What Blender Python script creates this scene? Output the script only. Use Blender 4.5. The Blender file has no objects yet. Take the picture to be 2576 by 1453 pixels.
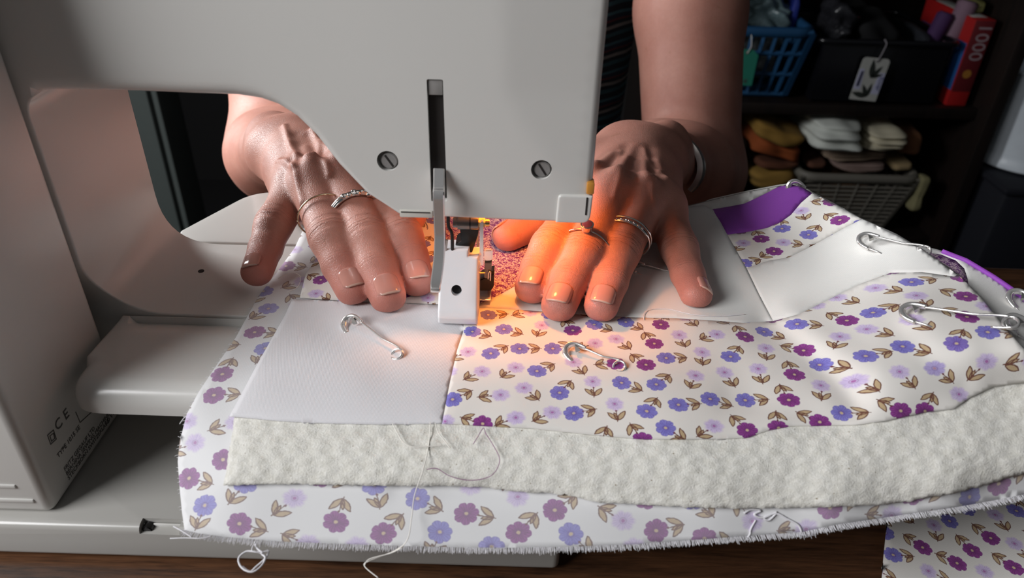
import bpy, bmesh, math, random
import numpy as np
from mathutils import Vector, Matrix
from mathutils.geometry import delaunay_2d_cdt

random.seed(7)
RNG = np.random.default_rng(11)
SC = bpy.context.scene
COL = SC.collection

# ---------------------------------------------------------------- camera
FPX = 1850.0                      # focal length in pixels of the 2576 x 1453 frame
PITCH, ROLL = math.radians(33.0), math.radians(1.7)
CAM = np.array([0.0, -0.28, 0.1845])
_f = np.array([0, math.cos(PITCH), -math.sin(PITCH)])
_u0 = np.array([0, math.sin(PITCH), math.cos(PITCH)])
_r0 = np.array([1.0, 0, 0])
_r = math.cos(ROLL) * _r0 + math.sin(ROLL) * _u0
_u = math.cos(ROLL) * _u0 - math.sin(ROLL) * _r0
cd = bpy.data.cameras.new('camera')
cam = bpy.data.objects.new('camera', cd)
COL.objects.link(cam)
cd.sensor_width = 36.0
cd.lens = FPX / 2576.0 * 36.0
cd.clip_start, cd.clip_end = 0.01, 30
M = Matrix.Identity(4)
for i in range(3):
    M[i][0], M[i][1], M[i][2], M[i][3] = _r[i], _u[i], -_f[i], CAM[i]
cam.matrix_world = M
cd.dof.use_dof = True
cd.dof.focus_distance = 0.335
cd.dof.aperture_fstop = 14.0
SC.camera = cam

# ---------------------------------------------------------------- world, window light, exposure
w = bpy.data.worlds.new('room_gloom')
SC.world = w
w.use_nodes = True
w.node_tree.nodes['Background'].inputs[0].default_value = (0.92, 0.96, 1.0, 1)
w.node_tree.nodes['Background'].inputs[1].default_value = 0.064
az, el = math.radians(31.5), math.radians(32.0)
travel = Vector((math.cos(az) * math.cos(el), math.sin(az) * math.cos(el), -math.sin(el)))
ld = bpy.data.lights.new('window_daylight', 'AREA')
ld.shape = 'RECTANGLE'
ld.size, ld.size_y = 0.70, 0.50
ld.energy = 18.2
ld.color = (0.985, 0.985, 1.0)
lo = bpy.data.objects.new('window_daylight', ld)
COL.objects.link(lo)
lo.location = Vector((0, 0, 0)) - travel * 1.35
lo.rotation_euler = travel.to_track_quat('-Z', 'Y').to_euler()
ld2 = bpy.data.lights.new('side_window_daylight', 'AREA')
ld2.shape = 'RECTANGLE'
ld2.size, ld2.size_y = 0.30, 0.34
ld2.energy = 10.5
ld2.color = (0.97, 0.985, 1.0)
lo2 = bpy.data.objects.new('side_window_daylight', ld2)
COL.objects.link(lo2)
lo2.location = (-0.80, 0.37, 0.30)
lo2.rotation_euler = (Vector((-0.05, 0.12, 0.03)) - lo2.location).to_track_quat('-Z', 'Y').to_euler()
vs = SC.view_settings
vs.view_transform = 'Standard'
vs.look = 'None'
vs.gamma = 1.0
vs.exposure = 0.0
vs.use_curve_mapping = False
SC.cycles.max_bounces = 8

# ---------------------------------------------------------------- measuring helpers (a point of the photograph on a real plane)
def ray(px, py): return _f + (px - 1288) / FPX * _r - (py - 726.5) / FPX * _u
def PZ(px, py, z): d = ray(px, py); return CAM + d * ((z - CAM[2]) / d[2])
def PY(px, py, y): d = ray(px, py); return CAM + d * ((y - CAM[1]) / d[1])
def PX(px, py, x): d = ray(px, py); return CAM + d * ((x - CAM[0]) / d[0])
def PT(px, py, t): return CAM + ray(px, py) * t

# ---------------------------------------------------------------- object helpers
def tag(o, label=None, cat=None, group=None, kind=None):
    if label: o['label'] = label
    if cat: o['category'] = cat
    if group: o['group'] = group
    if kind: o['kind'] = kind
    return o

def adopt(o, parent):
    """parent O without moving it (everything is modelled in world coordinates)"""
    o.parent = parent
    if parent.type == 'EMPTY':
        o.matrix_parent_inverse = Matrix.Translation(-Vector(parent.location))
    return o

def mesh_obj(name, verts, faces, mat=None, parent=None, smooth=True, uv=None, attrs=None):
    me = bpy.data.meshes.new(name)
    me.from_pydata([tuple(map(float, v)) for v in verts], [], [tuple(map(int, f)) for f in faces])
    if smooth: me.shade_smooth()
    if uv is not None:
        l = me.uv_layers.new(name='UVMap')
        li = np.zeros(len(me.loops), dtype=np.int32)
        me.loops.foreach_get('vertex_index', li)
        l.data.foreach_set('uv', np.asarray(uv, dtype=np.float32)[li].ravel())
    if attrs:
        for k, a in attrs.items():
            at = me.attributes.new(k, 'FLOAT', 'POINT')
            at.data.foreach_set('value', np.asarray(a, dtype=np.float32))
    if mat: me.materials.append(mat)
    o = bpy.data.objects.new(name, me)
    COL.objects.link(o)
    if parent: adopt(o, parent)
    return o

def bm_obj(name, bm, mat=None, parent=None, smooth=True, sharp=35):
    me = bpy.data.meshes.new(name)
    bmesh.ops.recalc_face_normals(bm, faces=bm.faces)
    bm.to_mesh(me); bm.free()
    if smooth:
        me.shade_smooth()
        try: me.set_sharp_from_angle(angle=math.radians(sharp))
        except Exception: pass
    if mat: me.materials.append(mat)
    o = bpy.data.objects.new(name, me)
    COL.objects.link(o)
    if parent: adopt(o, parent)
    return o

def empty(name, loc=(0, 0, 0)):
    o = bpy.data.objects.new(name, None)
    COL.objects.link(o)
    o.empty_display_size = 0.02
    o.location = loc
    return o

def box(bm, x0, x1, y0, y1, z0, z1, bev=0.0, seg=2, mat=None):
    r = bmesh.ops.create_cube(bm, size=1.0)
    vs_ = r['verts']
    for v in vs_:
        v.co = Vector(((x0 + x1) / 2 + v.co.x * (x1 - x0), (y0 + y1) / 2 + v.co.y * (y1 - y0), (z0 + z1) / 2 + v.co.z * (z1 - z0)))
    out = vs_
    if bev > 0:
        es = list({e for v in vs_ for e in v.link_edges})
        rr = bmesh.ops.bevel(bm, geom=es, offset=bev, segments=seg, affect='EDGES', profile=0.5)
        out = list({v for f in rr['faces'] for v in f.verts})
    if mat is not None:
        bmesh.ops.transform(bm, matrix=mat, verts=list({v for v in out} | {v for v in vs_ if v.is_valid}))
    return out

def box_obj(name, b, mat, parent=None, bev=0.001, seg=2, mx=None):
    bm = bmesh.new(); box(bm, *b, bev=bev, seg=seg)
    if mx is not None: bmesh.ops.transform(bm, matrix=mx, verts=bm.verts)
    return bm_obj(name, bm, mat, parent)

def frames(P):
    P = np.asarray(P, float)
    T = np.gradient(P, axis=0)
    T /= np.linalg.norm(T, axis=1)[:, None] + 1e-12
    n = np.cross(T[0], [0, 0, 1.0])
    if np.linalg.norm(n) < 1e-3: n = np.cross(T[0], [0, 1.0, 0])
    n /= np.linalg.norm(n)
    N = [n]
    for i in range(1, len(P)):
        n = N[-1] - T[i] * np.dot(N[-1], T[i])
        n /= np.linalg.norm(n) + 1e-12
        N.append(n)
    N = np.array(N)
    return T, N, np.cross(T, N)

def smooth_path(P, n=6, closed=False):
    P = np.asarray(P, float)
    out = []
    m = len(P)
    rng = range(m if closed else m - 1)
    for i in rng:
        p0 = P[(i - 1) % m] if closed or i > 0 else P[0]
        p1, p2 = P[i], P[(i + 1) % m]
        p3 = P[(i + 2) % m] if closed or i + 2 < m else P[-1]
        for k in range(n):
            t = k / n
            out.append(0.5 * (2 * p1 + (p2 - p0) * t + (2 * p0 - 5 * p1 + 4 * p2 - p3) * t * t + (3 * p1 - p0 - 3 * p2 + p3) * t ** 3))
    if not closed: out.append(P[-1])
    return np.array(out)

def tube_data(P, r, n=8, caps=True, flat=(1, 1), off=0):
    P = np.asarray(P, float)
    T, N, B = frames(P)
    r = np.broadcast_to(np.asarray(r, float), (len(P),))
    th = np.linspace(0, 2 * np.pi, n, endpoint=False)
    V = (P[:, None, :] + (np.cos(th)[None, :, None] * N[:, None, :] * flat[0] + np.sin(th)[None, :, None] * B[:, None, :] * flat[1]) * r[:, None, None]).reshape(-1, 3)
    Fc = []
    for i in range(len(P) - 1):
        for j in range(n):
            k = (j + 1) % n
            Fc.append((off + i * n + j, off + i * n + k, off + (i + 1) * n + k, off + (i + 1) * n + j))
    if caps:
        Fc.append(tuple(off + j for j in range(n - 1, -1, -1)))
        Fc.append(tuple(off + (len(P) - 1) * n + j for j in range(n)))
    return list(V), Fc

def tube_obj(name, P, r, mat, parent=None, n=8, flat=(1, 1)):
    V, Fc = tube_data(P, r, n, flat=flat)
    return mesh_obj(name, V, Fc, mat, parent)

def cyl(bm, p0, p1, r0, r1=None, n=20, bev=0):
    p0, p1 = Vector(p0), Vector(p1)
    r1 = r0 if r1 is None else r1
    d = p1 - p0
    mx = Matrix.Translation((p0 + p1) / 2) @ d.to_track_quat('Z', 'Y').to_matrix().to_4x4()
    res = bmesh.ops.create_cone(bm, cap_ends=True, segments=n, radius1=r0, radius2=r1, depth=d.length)
    vs_ = res['verts']
    if bev > 0:
        es = [e for e in {e for v in vs_ for e in v.link_edges} if any(len(f.verts) > 4 for f in e.link_faces)]
        rr = bmesh.ops.bevel(bm, geom=es, offset=bev, segments=2, affect='EDGES')
        vs_ = list({v for v in vs_ if v.is_valid} | {v for f in rr['faces'] for v in f.verts})
    bmesh.ops.transform(bm, matrix=mx, verts=vs_)

def resample(poly, step, closed=True):
    P = np.asarray(poly, float)
    out = []
    m = len(P)
    for i in range(m if closed else m - 1):
        a, b = P[i], P[(i + 1) % m]
        k = max(1, int(round(np.linalg.norm(b - a) / step)))
        for j in range(k): out.append(a + (b - a) * j / k)
    if not closed: out.append(P[-1])
    return np.array(out)

def in_poly(pts, poly):
    x, y = pts[:, 0], pts[:, 1]
    c = np.zeros(len(pts), bool)
    P = np.asarray(poly)
    j = len(P) - 1
    for i in range(len(P)):
        xi, yi, xj, yj = P[i, 0], P[i, 1], P[j, 0], P[j, 1]
        if yi != yj:
            c ^= ((yi > y) != (yj > y)) & (x < (xj - xi) * (y - yi) / (yj - yi) + xi)
        j = i
    return c

def dist_poly(pts, poly, closed=True):
    P = np.asarray(poly, float)
    d = np.full(len(pts), 1e9)
    m = len(P)
    for i in range(m if closed else m - 1):
        a, b = P[i], P[(i + 1) % m]
        ab = b - a
        t = np.clip(((pts - a) @ ab) / (ab @ ab + 1e-18), 0, 1)
        q = pts - a - t[:, None] * ab
        d = np.minimum(d, np.sqrt((q * q).sum(1)))
    return d

def cdt(outline, inner, holes=()):
    """triangles of the region inside OUTLINE and outside HOLES through the INNER points"""
    V = [Vector(p) for p in outline]
    E = [(i, (i + 1) % len(outline)) for i in range(len(outline))]
    for h in holes:
        o = len(V)
        V += [Vector(p) for p in h]
        E += [(o + i, o + (i + 1) % len(h)) for i in range(len(h))]
    V += [Vector(p) for p in inner]
    v, e, f, ov, oe, of = delaunay_2d_cdt(V, E, [], 0, 1e-9)
    v = np.array([tuple(p) for p in v])
    f = np.array([t for t in f if len(t) == 3])
    c = v[f].mean(1)
    k = in_poly(c, outline)
    for h in holes: k &= ~in_poly(c, h)
    f = f[k]
    # consistent winding
    a, b, d = v[f[:, 0]], v[f[:, 1]], v[f[:, 2]]
    s = (b[:, 0] - a[:, 0]) * (d[:, 1] - a[:, 1]) - (b[:, 1] - a[:, 1]) * (d[:, 0] - a[:, 0])
    f[s < 0] = f[s < 0][:, ::-1]
    return v, f, ov

def rounded(poly, radii, n=6):
    """2D polygon with its corners rounded by RADII"""
    P = [np.array(p, float) for p in poly]
    out = []
    for i, p in enumerate(P):
        a, b = P[i - 1], P[(i + 1) % len(P)]
        r = radii[i] if hasattr(radii, '__len__') else radii
        if r <= 0: out.append(p); continue
        u1, u2 = (a - p) / np.linalg.norm(a - p), (b - p) / np.linalg.norm(b - p)
        ang = math.acos(max(-1, min(1, float(u1 @ u2))))
        t = min(r / math.tan(ang / 2), 0.49 * np.linalg.norm(a - p), 0.49 * np.linalg.norm(b - p))
        p1, p2 = p + u1 * t, p + u2 * t
        for k in range(n + 1):
            s = k / n
            out.append((1 - s) ** 2 * p1 + 2 * s * (1 - s) * p + s * s * p2)
    return np.array(out)

def shell(name, poly, to3d, rfun, depth, mat, parent=None, grid=0.0025, step=0.002, holes=(), hole_depth=0.03, rings=(0.04, 0.14, 0.3, 0.52, 0.76, 1.0)):
    """solid with a smooth, edge-rounded face: POLY in (u,v); to3d(u,v,h) gives points, h = how far back; side walls run back to h=depth"""
    out = resample(poly, step)
    area = 0.5 * np.sum(out[:, 0] * np.roll(out[:, 1], -1) - out[:, 1] * np.roll(out[:, 0], -1))
    if area < 0: out = out[::-1]
    tn = np.roll(out, -1, 0) - np.roll(out, 1, 0)
    tn /= np.linalg.norm(tn, axis=1)[:, None] + 1e-12
    nrm = np.stack([-tn[:, 1], tn[:, 0]], 1)
    rr = np.array([rfun(*p) for p in out])
    inner = []
    for q in rings:
        p = out + nrm * (rr * q)[:, None]
        d = dist_poly(p, out)
        inner.append(p[(d > rr * q * 0.93) & in_poly(p, out)])
    lo_, hi_ = out.min(0), out.max(0)
    gx, gy = np.meshgrid(np.arange(lo_[0], hi_[0], grid), np.arange(lo_[1], hi_[1], grid))
    gx[1::2] += grid / 2
    g = np.stack([gx.ravel(), gy.ravel()], 1)
    g = g[in_poly(g, out)]
    gr = np.array([rfun(*p) for p in g])
    g = g[dist_poly(g, out) > gr * 1.0 + grid * 0.5]
    inner = np.concatenate(inner + [g])
    for h in holes:
        inner = inner[~in_poly(inner, h)]
        inner = inner[dist_poly(inner, h) > grid * 0.4]
    v, f, ov = cdt(out, inner, holes)
    d = dist_poly(v, out)
    r = np.array([rfun(*p) for p in v])
    q = np.clip(1 - d / np.maximum(r, 1e-9), 0, 1)
    drop = r * (1 - np.sqrt(np.clip(1 - q * q, 0, 1)))
    V = [to3d(p[0], p[1], h_) for p, h_ in zip(v, drop)]
    Fc = [tuple(t) for t in f]
    # map outline indices to result vertices
    idx = {}
    for i, src in enumerate(ov):
        for s in src: idx[s] = i
    n = len(out)
    ob = [idx[i] for i in range(n)]
    base = len(V)
    for i in range(n): V.append(to3d(out[i][0], out[i][1], depth))
    for i in range(n):
        j = (i + 1) % n
        Fc.append((ob[j], ob[i], base + i, base + j))
    Fc.append(tuple(base + i for i in range(n - 1, -1, -1)))
    c = n
    for h in holes:
        hb = [idx[c + i] for i in range(len(h))]
        c += len(h)
        b2 = len(V)
        for p in h: V.append(to3d(p[0], p[1], hole_depth))
        m = len(h)
        for i in range(m):
            j = (i + 1) % m
            Fc.append((hb[i], hb[j], b2 + j, b2 + i))
        Fc.append(tuple(b2 + i for i in range(m)))
    bm = bmesh.new()
    bv = [bm.verts.new(tuple(p)) for p in V]
    for t in Fc:
        if len(set(t)) == len(t) and len(t) > 2:
            try: bm.faces.new([bv[i] for i in t])
            except ValueError: pass
    return bm_obj(name, bm, mat, parent, sharp=40)

# ---------------------------------------------------------------- material helpers
class N:
    """a tiny expression layer over shader nodes"""
    def __init__(self, name):
        self.m = bpy.data.materials.new(name)
        self.m.use_nodes = True
        self.t = self.m.node_tree
        self.b = self.t.nodes['Principled BSDF']
    def node(self, kind, **kw):
        n = self.t.nodes.new(kind)
        for k, v in kw.items(): setattr(n, k, v)
        return n
    def link(self, a, b): self.t.links.new(a, b)
    def put(self, sock, v):
        if isinstance(v, bpy.types.NodeSocket): self.link(v, sock)
        elif isinstance(v, S): self.link(v.s, sock)
        else: sock.default_value = v
    def math(self, op, *a, clamp=False):
        n = self.node('ShaderNodeMath', operation=op, use_clamp=clamp)
        for i, v in enumerate(a): self.put(n.inputs[i], v)
        return S(self, n.outputs[0])
    def mix(self, fac, a, b, blend='MIX'):
        n = self.node('ShaderNodeMix', data_type='RGBA', blend_type=blend)
        self.put(n.inputs[0], fac)
        for i, v in ((6, a), (7, b)):
            if isinstance(v, (tuple, list)): n.inputs[i].default_value = (*v[:3], 1)
            else: self.put(n.inputs[i], v)
        return n.outputs[2]
    def step(self, x, edge, soft):          # 1 where x < edge
        return self.math('MULTIPLY', self.math('SUBTRACT', edge, x), 1.0 / soft, clamp=True)
    def uv(self):
        n = self.node('ShaderNodeTexCoord')
        return n.outputs['UV']
    def obj(self):
        return self.node('ShaderNodeTexCoord').outputs['Object']
    def noise(self, vec, scale, detail=3, rough=0.5, dist=0.0, dims='3D'):
        n = self.node('ShaderNodeTexNoise', noise_dimensions=dims)
        if vec is not None: self.put(n.inputs['Vector'], vec)
        n.inputs['Scale'].default_value = scale
        n.inputs['Detail'].default_value = detail
        n.inputs['Roughness'].default_value = rough
        n.inputs['Distortion'].default_value = dist
        return S(self, n.outputs[0])
    def bump(self, h, strength=0.3, dist=0.001):
        n = self.node('ShaderNodeBump')
        n.inputs['Strength'].default_value = strength
        n.inputs['Distance'].default_value = dist
        self.put(n.inputs['Height'], h)
        self.link(n.outputs[0], self.b.inputs['Normal'])
    def attr(self, name):
        n = self.node('ShaderNodeAttribute', attribute_name=name)
        return S(self, n.outputs['Fac'])
    def xyz(self, vec):
        n = self.node('ShaderNodeSeparateXYZ')
        self.put(n.inputs[0], vec)
        return [S(self, o) for o in n.outputs]
    def vec(self, x, y, z=0.0):
        n = self.node('ShaderNodeCombineXYZ')
        for i, v in enumerate((x, y, z)): self.put(n.inputs[i], v)
        return n.outputs[0]
    def set(self, **kw):
        for k, v in kw.items():
            s = self.b.inputs[k]
            if isinstance(v, (tuple, list)) and len(v) == 3 and s.type == 'RGBA': v = (*v, 1)
            self.put(s, v)
        return self

class S:
    def __init__(self, n, s): self.n, self.s = n, s
    def _o(self, op, o, rev=False): return self.n.math(op, o, self) if rev else self.n.math(op, self, o)
    def __add__(s, o): return s._o('ADD', o)
    def __radd__(s, o): return s._o('ADD', o, True)
    def __sub__(s, o): return s._o('SUBTRACT', o)
    def __rsub__(s, o): return s._o('SUBTRACT', o, True)
    def __mul__(s, o): return s._o('MULTIPLY', o)
    def __rmul__(s, o): return s._o('MULTIPLY', o, True)
    def __truediv__(s, o): return s._o('DIVIDE', o)
    def floor(s): return s.n.math('FLOOR', s)
    def cos(s): return s.n.math('COSINE', s)
    def sin(s): return s.n.math('SINE', s)
    def abs(s): return s.n.math('ABSOLUTE', s)
    def sqrt(s): return s.n.math('SQRT', s)

def plain(name, col, rough=0.5, metal=0.0, var=0.06, scale=60, bump=0.0, bscale=800, **kw):
    """plain procedural material: a base colour with faint grain"""
    n = N(name)
    o = n.obj()
    f = n.noise(o, scale, 4)
    n.set(Roughness=rough, Metallic=metal)
    n.link(n.mix(f.s, tuple(c * (1 - var) for c in col), tuple(min(1, c * (1 + var)) for c in col)), n.b.inputs['Base Color'])
    if bump: n.bump(n.noise(o, bscale, 3), bump, 0.0005)
    for k, v in kw.items(): n.set(**{k.replace('_', ' '): v})
    return n.m

# ---------------------------------------------------------------- materials
M_PLASTIC = plain('white_plastic', (0.655, 0.645, 0.615), 0.22, var=0.015, scale=25)
M_PLASTIC_B = plain('bright_white_plastic', (0.80, 0.81, 0.83), 0.3, var=0.01)
M_DARKSLOT = plain('dark_slot', (0.012, 0.009, 0.008), 0.6)
M_CHROME = plain('chrome', (0.88, 0.86, 0.84), 0.2, 0.8, var=0.03)
M_STEEL = plain('brushed_steel', (0.50, 0.49, 0.47), 0.32, 1.0, var=0.12, scale=900)
M_DARKSTEEL = plain('dark_steel', (0.20, 0.19, 0.18), 0.35, 1.0)
M_SCREW = plain('dull_screw_steel', (0.36, 0.35, 0.34), 0.4, 0.45, var=0.12, scale=900)
M_BRASS = plain('brass', (0.75, 0.52, 0.22), 0.25, 1.0)
M_BLACK = plain('black_plastic', (0.008, 0.007, 0.007), 0.35)
M_GREYRUB = plain('grey_felt', (0.25, 0.24, 0.23), 0.9)
M_CLEAR = plain('clear_plastic', (0.55, 0.53, 0.48), 0.12)
M_SILVER = plain('silver', (0.80, 0.79, 0.76), 0.16, 1.0)
M_GOLD = plain('pale_gold', (0.80, 0.66, 0.45), 0.18, 1.0)
M_GEM = plain('amethyst', (0.09, 0.04, 0.13), 0.05)
M_DIAM = plain('diamond', (0.9, 0.9, 0.92), 0.03, 0.9)
M_INK = plain('label_ink', (0.09, 0.085, 0.08), 0.6)
M_AMBER = plain('amber_plastic', (0.55, 0.24, 0.04), 0.3)

def weave(n, u, v, pitch):
    k = 2 * math.pi / pitch
    return (u * k).sin() * (v * k).sin()

def fabric(name, base, pitch=0.55, var=0.03, bump=0.25, rough=0.85, weave_amt=0.05):
    n = N(name)
    u, v, _ = n.xyz(n.uv())
    wv = weave(n, u, v, pitch)
    no = n.noise(n.uv(), 0.25, 3)
    f = (wv * weave_amt + no * var + (1 - var * 0.5 - 0.0))
    c = n.mix(1.0, base, n.vec(f, f, f), 'MULTIPLY')
    n.link(c, n.b.inputs['Base Color'])
    n.set(Roughness=rough)
    n.b.inputs['Sheen Weight'].default_value = 0.15
    n.bump(wv + no * 0.5, bump, 0.0002)
    return n.m

def floral(name, fade=0.0, rot=0.3, pitch=12.7, seed=0.0, ground=(0.80, 0.77, 0.725)):
    """tossed flower print: purple, periwinkle and pale lilac blooms, each with a stem and three tan leaves"""
    n = N(name)
    u0_, v0_, _ = n.xyz(n.uv())
    c_, s_ = math.cos(rot) / pitch, math.sin(rot) / pitch
    u = u0_ * c_ + v0_ * s_ + seed
    v = v0_ * c_ - u0_ * s_ + seed * 0.37
    row = v.floor()
    us = u + row * 0.37
    iu = us.floor()
    wn = n.node('ShaderNodeTexWhiteNoise', noise_dimensions='3D')
    n.link(n.vec(iu, row, seed + 3.1), wn.inputs['Vector'])
    h = S(n, wn.outputs['Value'])
    hr, hg, hb = n.xyz(wn.outputs['Color'])
    fu = us - iu - 0.5 - (hg - 0.5) * 0.10
    fv = v - row - 0.5 - (hb - 0.5) * 0.10
    a = h * 6.2832
    ca, sa = a.cos(), a.sin()
    x = fu * ca + fv * sa
    y = fv * ca - fu * sa
    wob = n.noise(n.uv(), 0.9, 2)
    y = y + (wob - 0.5) * 0.05
    dx = x - 0.205
    rr = (dx * dx + y * y).sqrt()
    th = n.math('ARCTAN2', y, dx)
    ph = hg * 6.28
    R = ((th * 3.5 + ph).sin().abs().sqrt() * 0.068 + (th * 2 + ph * 2).cos() * 0.012) + 0.240
    q = rr / R
    is_pale = n.step(hr, 0.36, 0.01)
    is_blue = n.step(hr, 0.65, 0.01)
    soft = is_pale * 0.22 + 0.06
    inF = n.math('DIVIDE', 1.0 - q, soft, clamp=True)
    petal = n.noise(n.vec(th * 2.2, q * 1.5, h * 20), 1.6, 4, 0.6)
    col = n.mix(is_blue.s, (0.30, 0.050, 0.30), (0.25, 0.235, 0.63))
    col2 = n.mix(is_blue.s, (0.12, 0.012, 0.12), (0.13, 0.105, 0.44))
    streak = n.math('MULTIPLY_ADD', (th * 21 + petal * 5).sin(), 0.25, petal * 1.5 - 0.25, clamp=True)
    streak = n.math('MULTIPLY_ADD', q - 0.45, 0.6, streak, clamp=True)
    col = n.mix(streak.s, col2, col)
    pal = n.mix(streak.s, (0.46, 0.34, 0.66), (0.68, 0.57, 0.80))
    col = n.mix(is_pale.s, col, pal)
    line = n.step((th * 3.5 + ph).sin().abs(), 0.16, 0.12) * n.math('SUBTRACT', q, 0.25, clamp=True)
    edge = n.math('MULTIPLY', n.math('SUBTRACT', q, 0.86), 9.0, clamp=True)
    dark = n.math('ADD', line * 0.7, edge * 0.28 * (1 - is_pale * 0.7), clamp=True)
    col = n.mix(dark.s, col, (0.10, 0.015, 0.16))
    cc = n.mix(is_pale.s, (0.60, 0.46, 0.30), (0.34, 0.07, 0.36))
    col = n.mix(n.step(rr, 0.055, 0.02).s, col, cc)
    ring_ = n.step((rr - 0.075).abs(), 0.02, 0.02) * 0.5
    col = n.mix(ring_.s, col, (0.13, 0.02, 0.16))
    leaf = outl = None
    for ang, L, hw in ((0.70, 0.40, 0.066), (-0.62, 0.41, 0.070), (0.26, 0.30, 0.045)):
        ux, uy = x + 0.43, y
        c1, s1 = math.cos(ang), math.sin(ang)
        s = (ux * c1 + uy * s1) * (1 / L)
        t = (uy * c1 - ux * s1).abs()
        env = s * (1 - s) * (4 * hw)
        inn = n.step(t, env, 0.008)
        ol = n.step((t - env).abs(), 0.021, 0.010) * n.step((s - 0.5).abs(), 0.53, 0.01)
        leaf = inn if leaf is None else n.math('MAXIMUM', leaf, inn)
        outl = ol if outl is None else n.math('MAXIMUM', outl, ol)
    stem = n.step((y + x * 0.05).abs(), 0.020, 0.010) * n.step((x + 0.26).abs(), 0.235, 0.01)
    outl = n.math('MAXIMUM', outl, stem)
    cal = n.step(((x + 0.075) * (x + 0.075) + y * y).sqrt(), 0.036, 0.012)
    g = n.mix(leaf.s, ground, n.mix(n.noise(n.uv(), 0.5, 2).s, (0.46, 0.33, 0.18), (0.58, 0.44, 0.27)))
    g = n.mix(outl.s, g, (0.15, 0.055, 0.035))
    g = n.mix((inF * (1 - is_pale * 0.12)).s, g, col)
    g = n.mix(cal.s, g, (0.15, 0.03, 0.05))
    if fade: g = n.mix(fade, g, ground)
    wv = weave(n, u0_, v0_, 0.55)
    f = wv * 0.05 + 1.0
    g = n.mix(1.0, g, n.vec(f, f, f), 'MULTIPLY')
    n.link(g, n.b.inputs['Base Color'])
    n.set(Roughness=0.85)
    n.b.inputs['Sheen Weight'].default_value = 0.1
    n.bump(wv + n.noise(n.uv(), 0.2, 3), 0.2, 0.0002)
    return n.m

def confetti(name, ground=(0.15, 0.022, 0.20), fleck=(0.74, 0.60, 0.62), sc=0.46):
    n = N(name)
    u, v, _ = n.xyz(n.uv())
    wx = n.noise(n.uv(), 0.5, 1)
    p = n.vec(u * 1.0 + wx * 2.0, v * 1.35 - wx * 1.5, 0.0)
    a = n.noise(p, sc * 1.5, 1.0, 0.5, 1.6)
    b = n.noise(p, sc * 0.9, 1.0, 0.5, 0.8)
    fl = n.step((a - 0.5).abs(), 0.072, 0.015) * n.step(b, 0.60, 0.03)
    g = n.mix(fl.s, ground, fleck)
    n.link(g, n.b.inputs['Base Color'])
    n.set(Roughness=0.85)
    n.bump(weave(n, u, v, 0.55), 0.2, 0.0002)
    return n.m

def tonal_purple(name):
    n = N(name)
    u, v, _ = n.xyz(n.uv())
    k = 1 / 9.0
    a, b = u * k + v * k * 0.2, v * k - u * k * 0.2
    da = (a - a.floor() - 0.5).abs() + (b - b.floor() - 0.5).abs()
    wv = (da * 60.0).sin()
    no = n.noise(n.uv(), 0.6, 3)
    f = n.math('MULTIPLY_ADD', wv * n.step(no, 0.6, 0.2), 0.10, 0.5, clamp=True)
    n.link(n.mix(f.s, (0.20, 0.034, 0.33), (0.31, 0.07, 0.47)), n.b.inputs['Base Color'])
    n.set(Roughness=0.7)
    n.bump(wv + weave(n, u, v, 0.55), 0.15, 0.0002)
    return n.m

M_WHITE = fabric('white_cotton', (0.755, 0.745, 0.765), 0.62, weave_amt=0.07)
M_CREAM = fabric('cream_cotton', (0.76, 0.75, 0.72), 0.55)
M_FLOR = floral('floral_print', 0.0, rot=0.25)
M_FLOR2 = floral('floral_print_turned', 0.0, rot=1.1, seed=5.0)
M_FLORB = floral('floral_backing', 0.27, rot=-0.9, pitch=15.0, seed=2.0, ground=(0.77, 0.77, 0.775))
M_CONF = confetti('confetti_print')
M_PURP = tonal_purple('tonal_purple')
M_THREAD = plain('cream_thread', (0.88, 0.85, 0.79), 0.8)
M_THREADW = plain('white_thread', (0.80, 0.79, 0.82), 0.8)
M_THREADP = plain('purple_thread', (0.30, 0.12, 0.26), 0.8)

def batting_mat():
    n = N('cotton_batting')
    uv = n.uv()
    a = n.noise(uv, 0.30, 5, 0.65)
    b = n.noise(uv, 1.3, 4, 0.7)
    f = n.math('MULTIPLY_ADD', a * 0.6 + b * 0.4 - 0.5, 3.2, 0.5, clamp=True)
    c = n.mix(f.s, (0.72, 0.70, 0.62), (0.92, 0.91, 0.855))
    sp = n.noise(uv, 0.9, 0, 0.5)
    c = n.mix((n.step(0.0 - sp, -0.83, 0.02) * 0.8).s, c, (0.25, 0.18, 0.10))
    n.link(c, n.b.inputs['Base Color'])
    n.set(Roughness=1.0)
    n.b.inputs['Sheen Weight'].default_value = 0.4
    n.bump(a * 1.2 + b * 0.8, 0.5, 0.0012)
    return n.m
M_BATT = batting_mat()

def wood_mat(name, c0, c1, rough=0.4, ax=0):
    n = N(name)
    x, y, z = n.xyz(n.obj())
    p = n.vec(x * 1.2, y * 14.0, z * 14.0) if ax == 0 else n.vec(x * 14.0, y * 14.0, z * 1.2)
    a = n.noise(p, 7, 6, 0.65, 0.6)
    b = n.noise(p, 60, 3, 0.6)
    f = n.math('MULTIPLY_ADD', a * 0.75 + b * 0.35 - 0.55, 3.0, 0.5, clamp=True)
    n.link(n.mix(f.s, c0, c1), n.b.inputs['Base Color'])
    n.set(Roughness=rough)
    n.bump(b, 0.1, 0.0004)
    return n.m
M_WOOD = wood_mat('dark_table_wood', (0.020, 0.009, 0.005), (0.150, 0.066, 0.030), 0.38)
M_SHELF = wood_mat('dark_shelf_wood', (0.003, 0.0016, 0.0012), (0.012, 0.0055, 0.0035), 0.5, 2)

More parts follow.
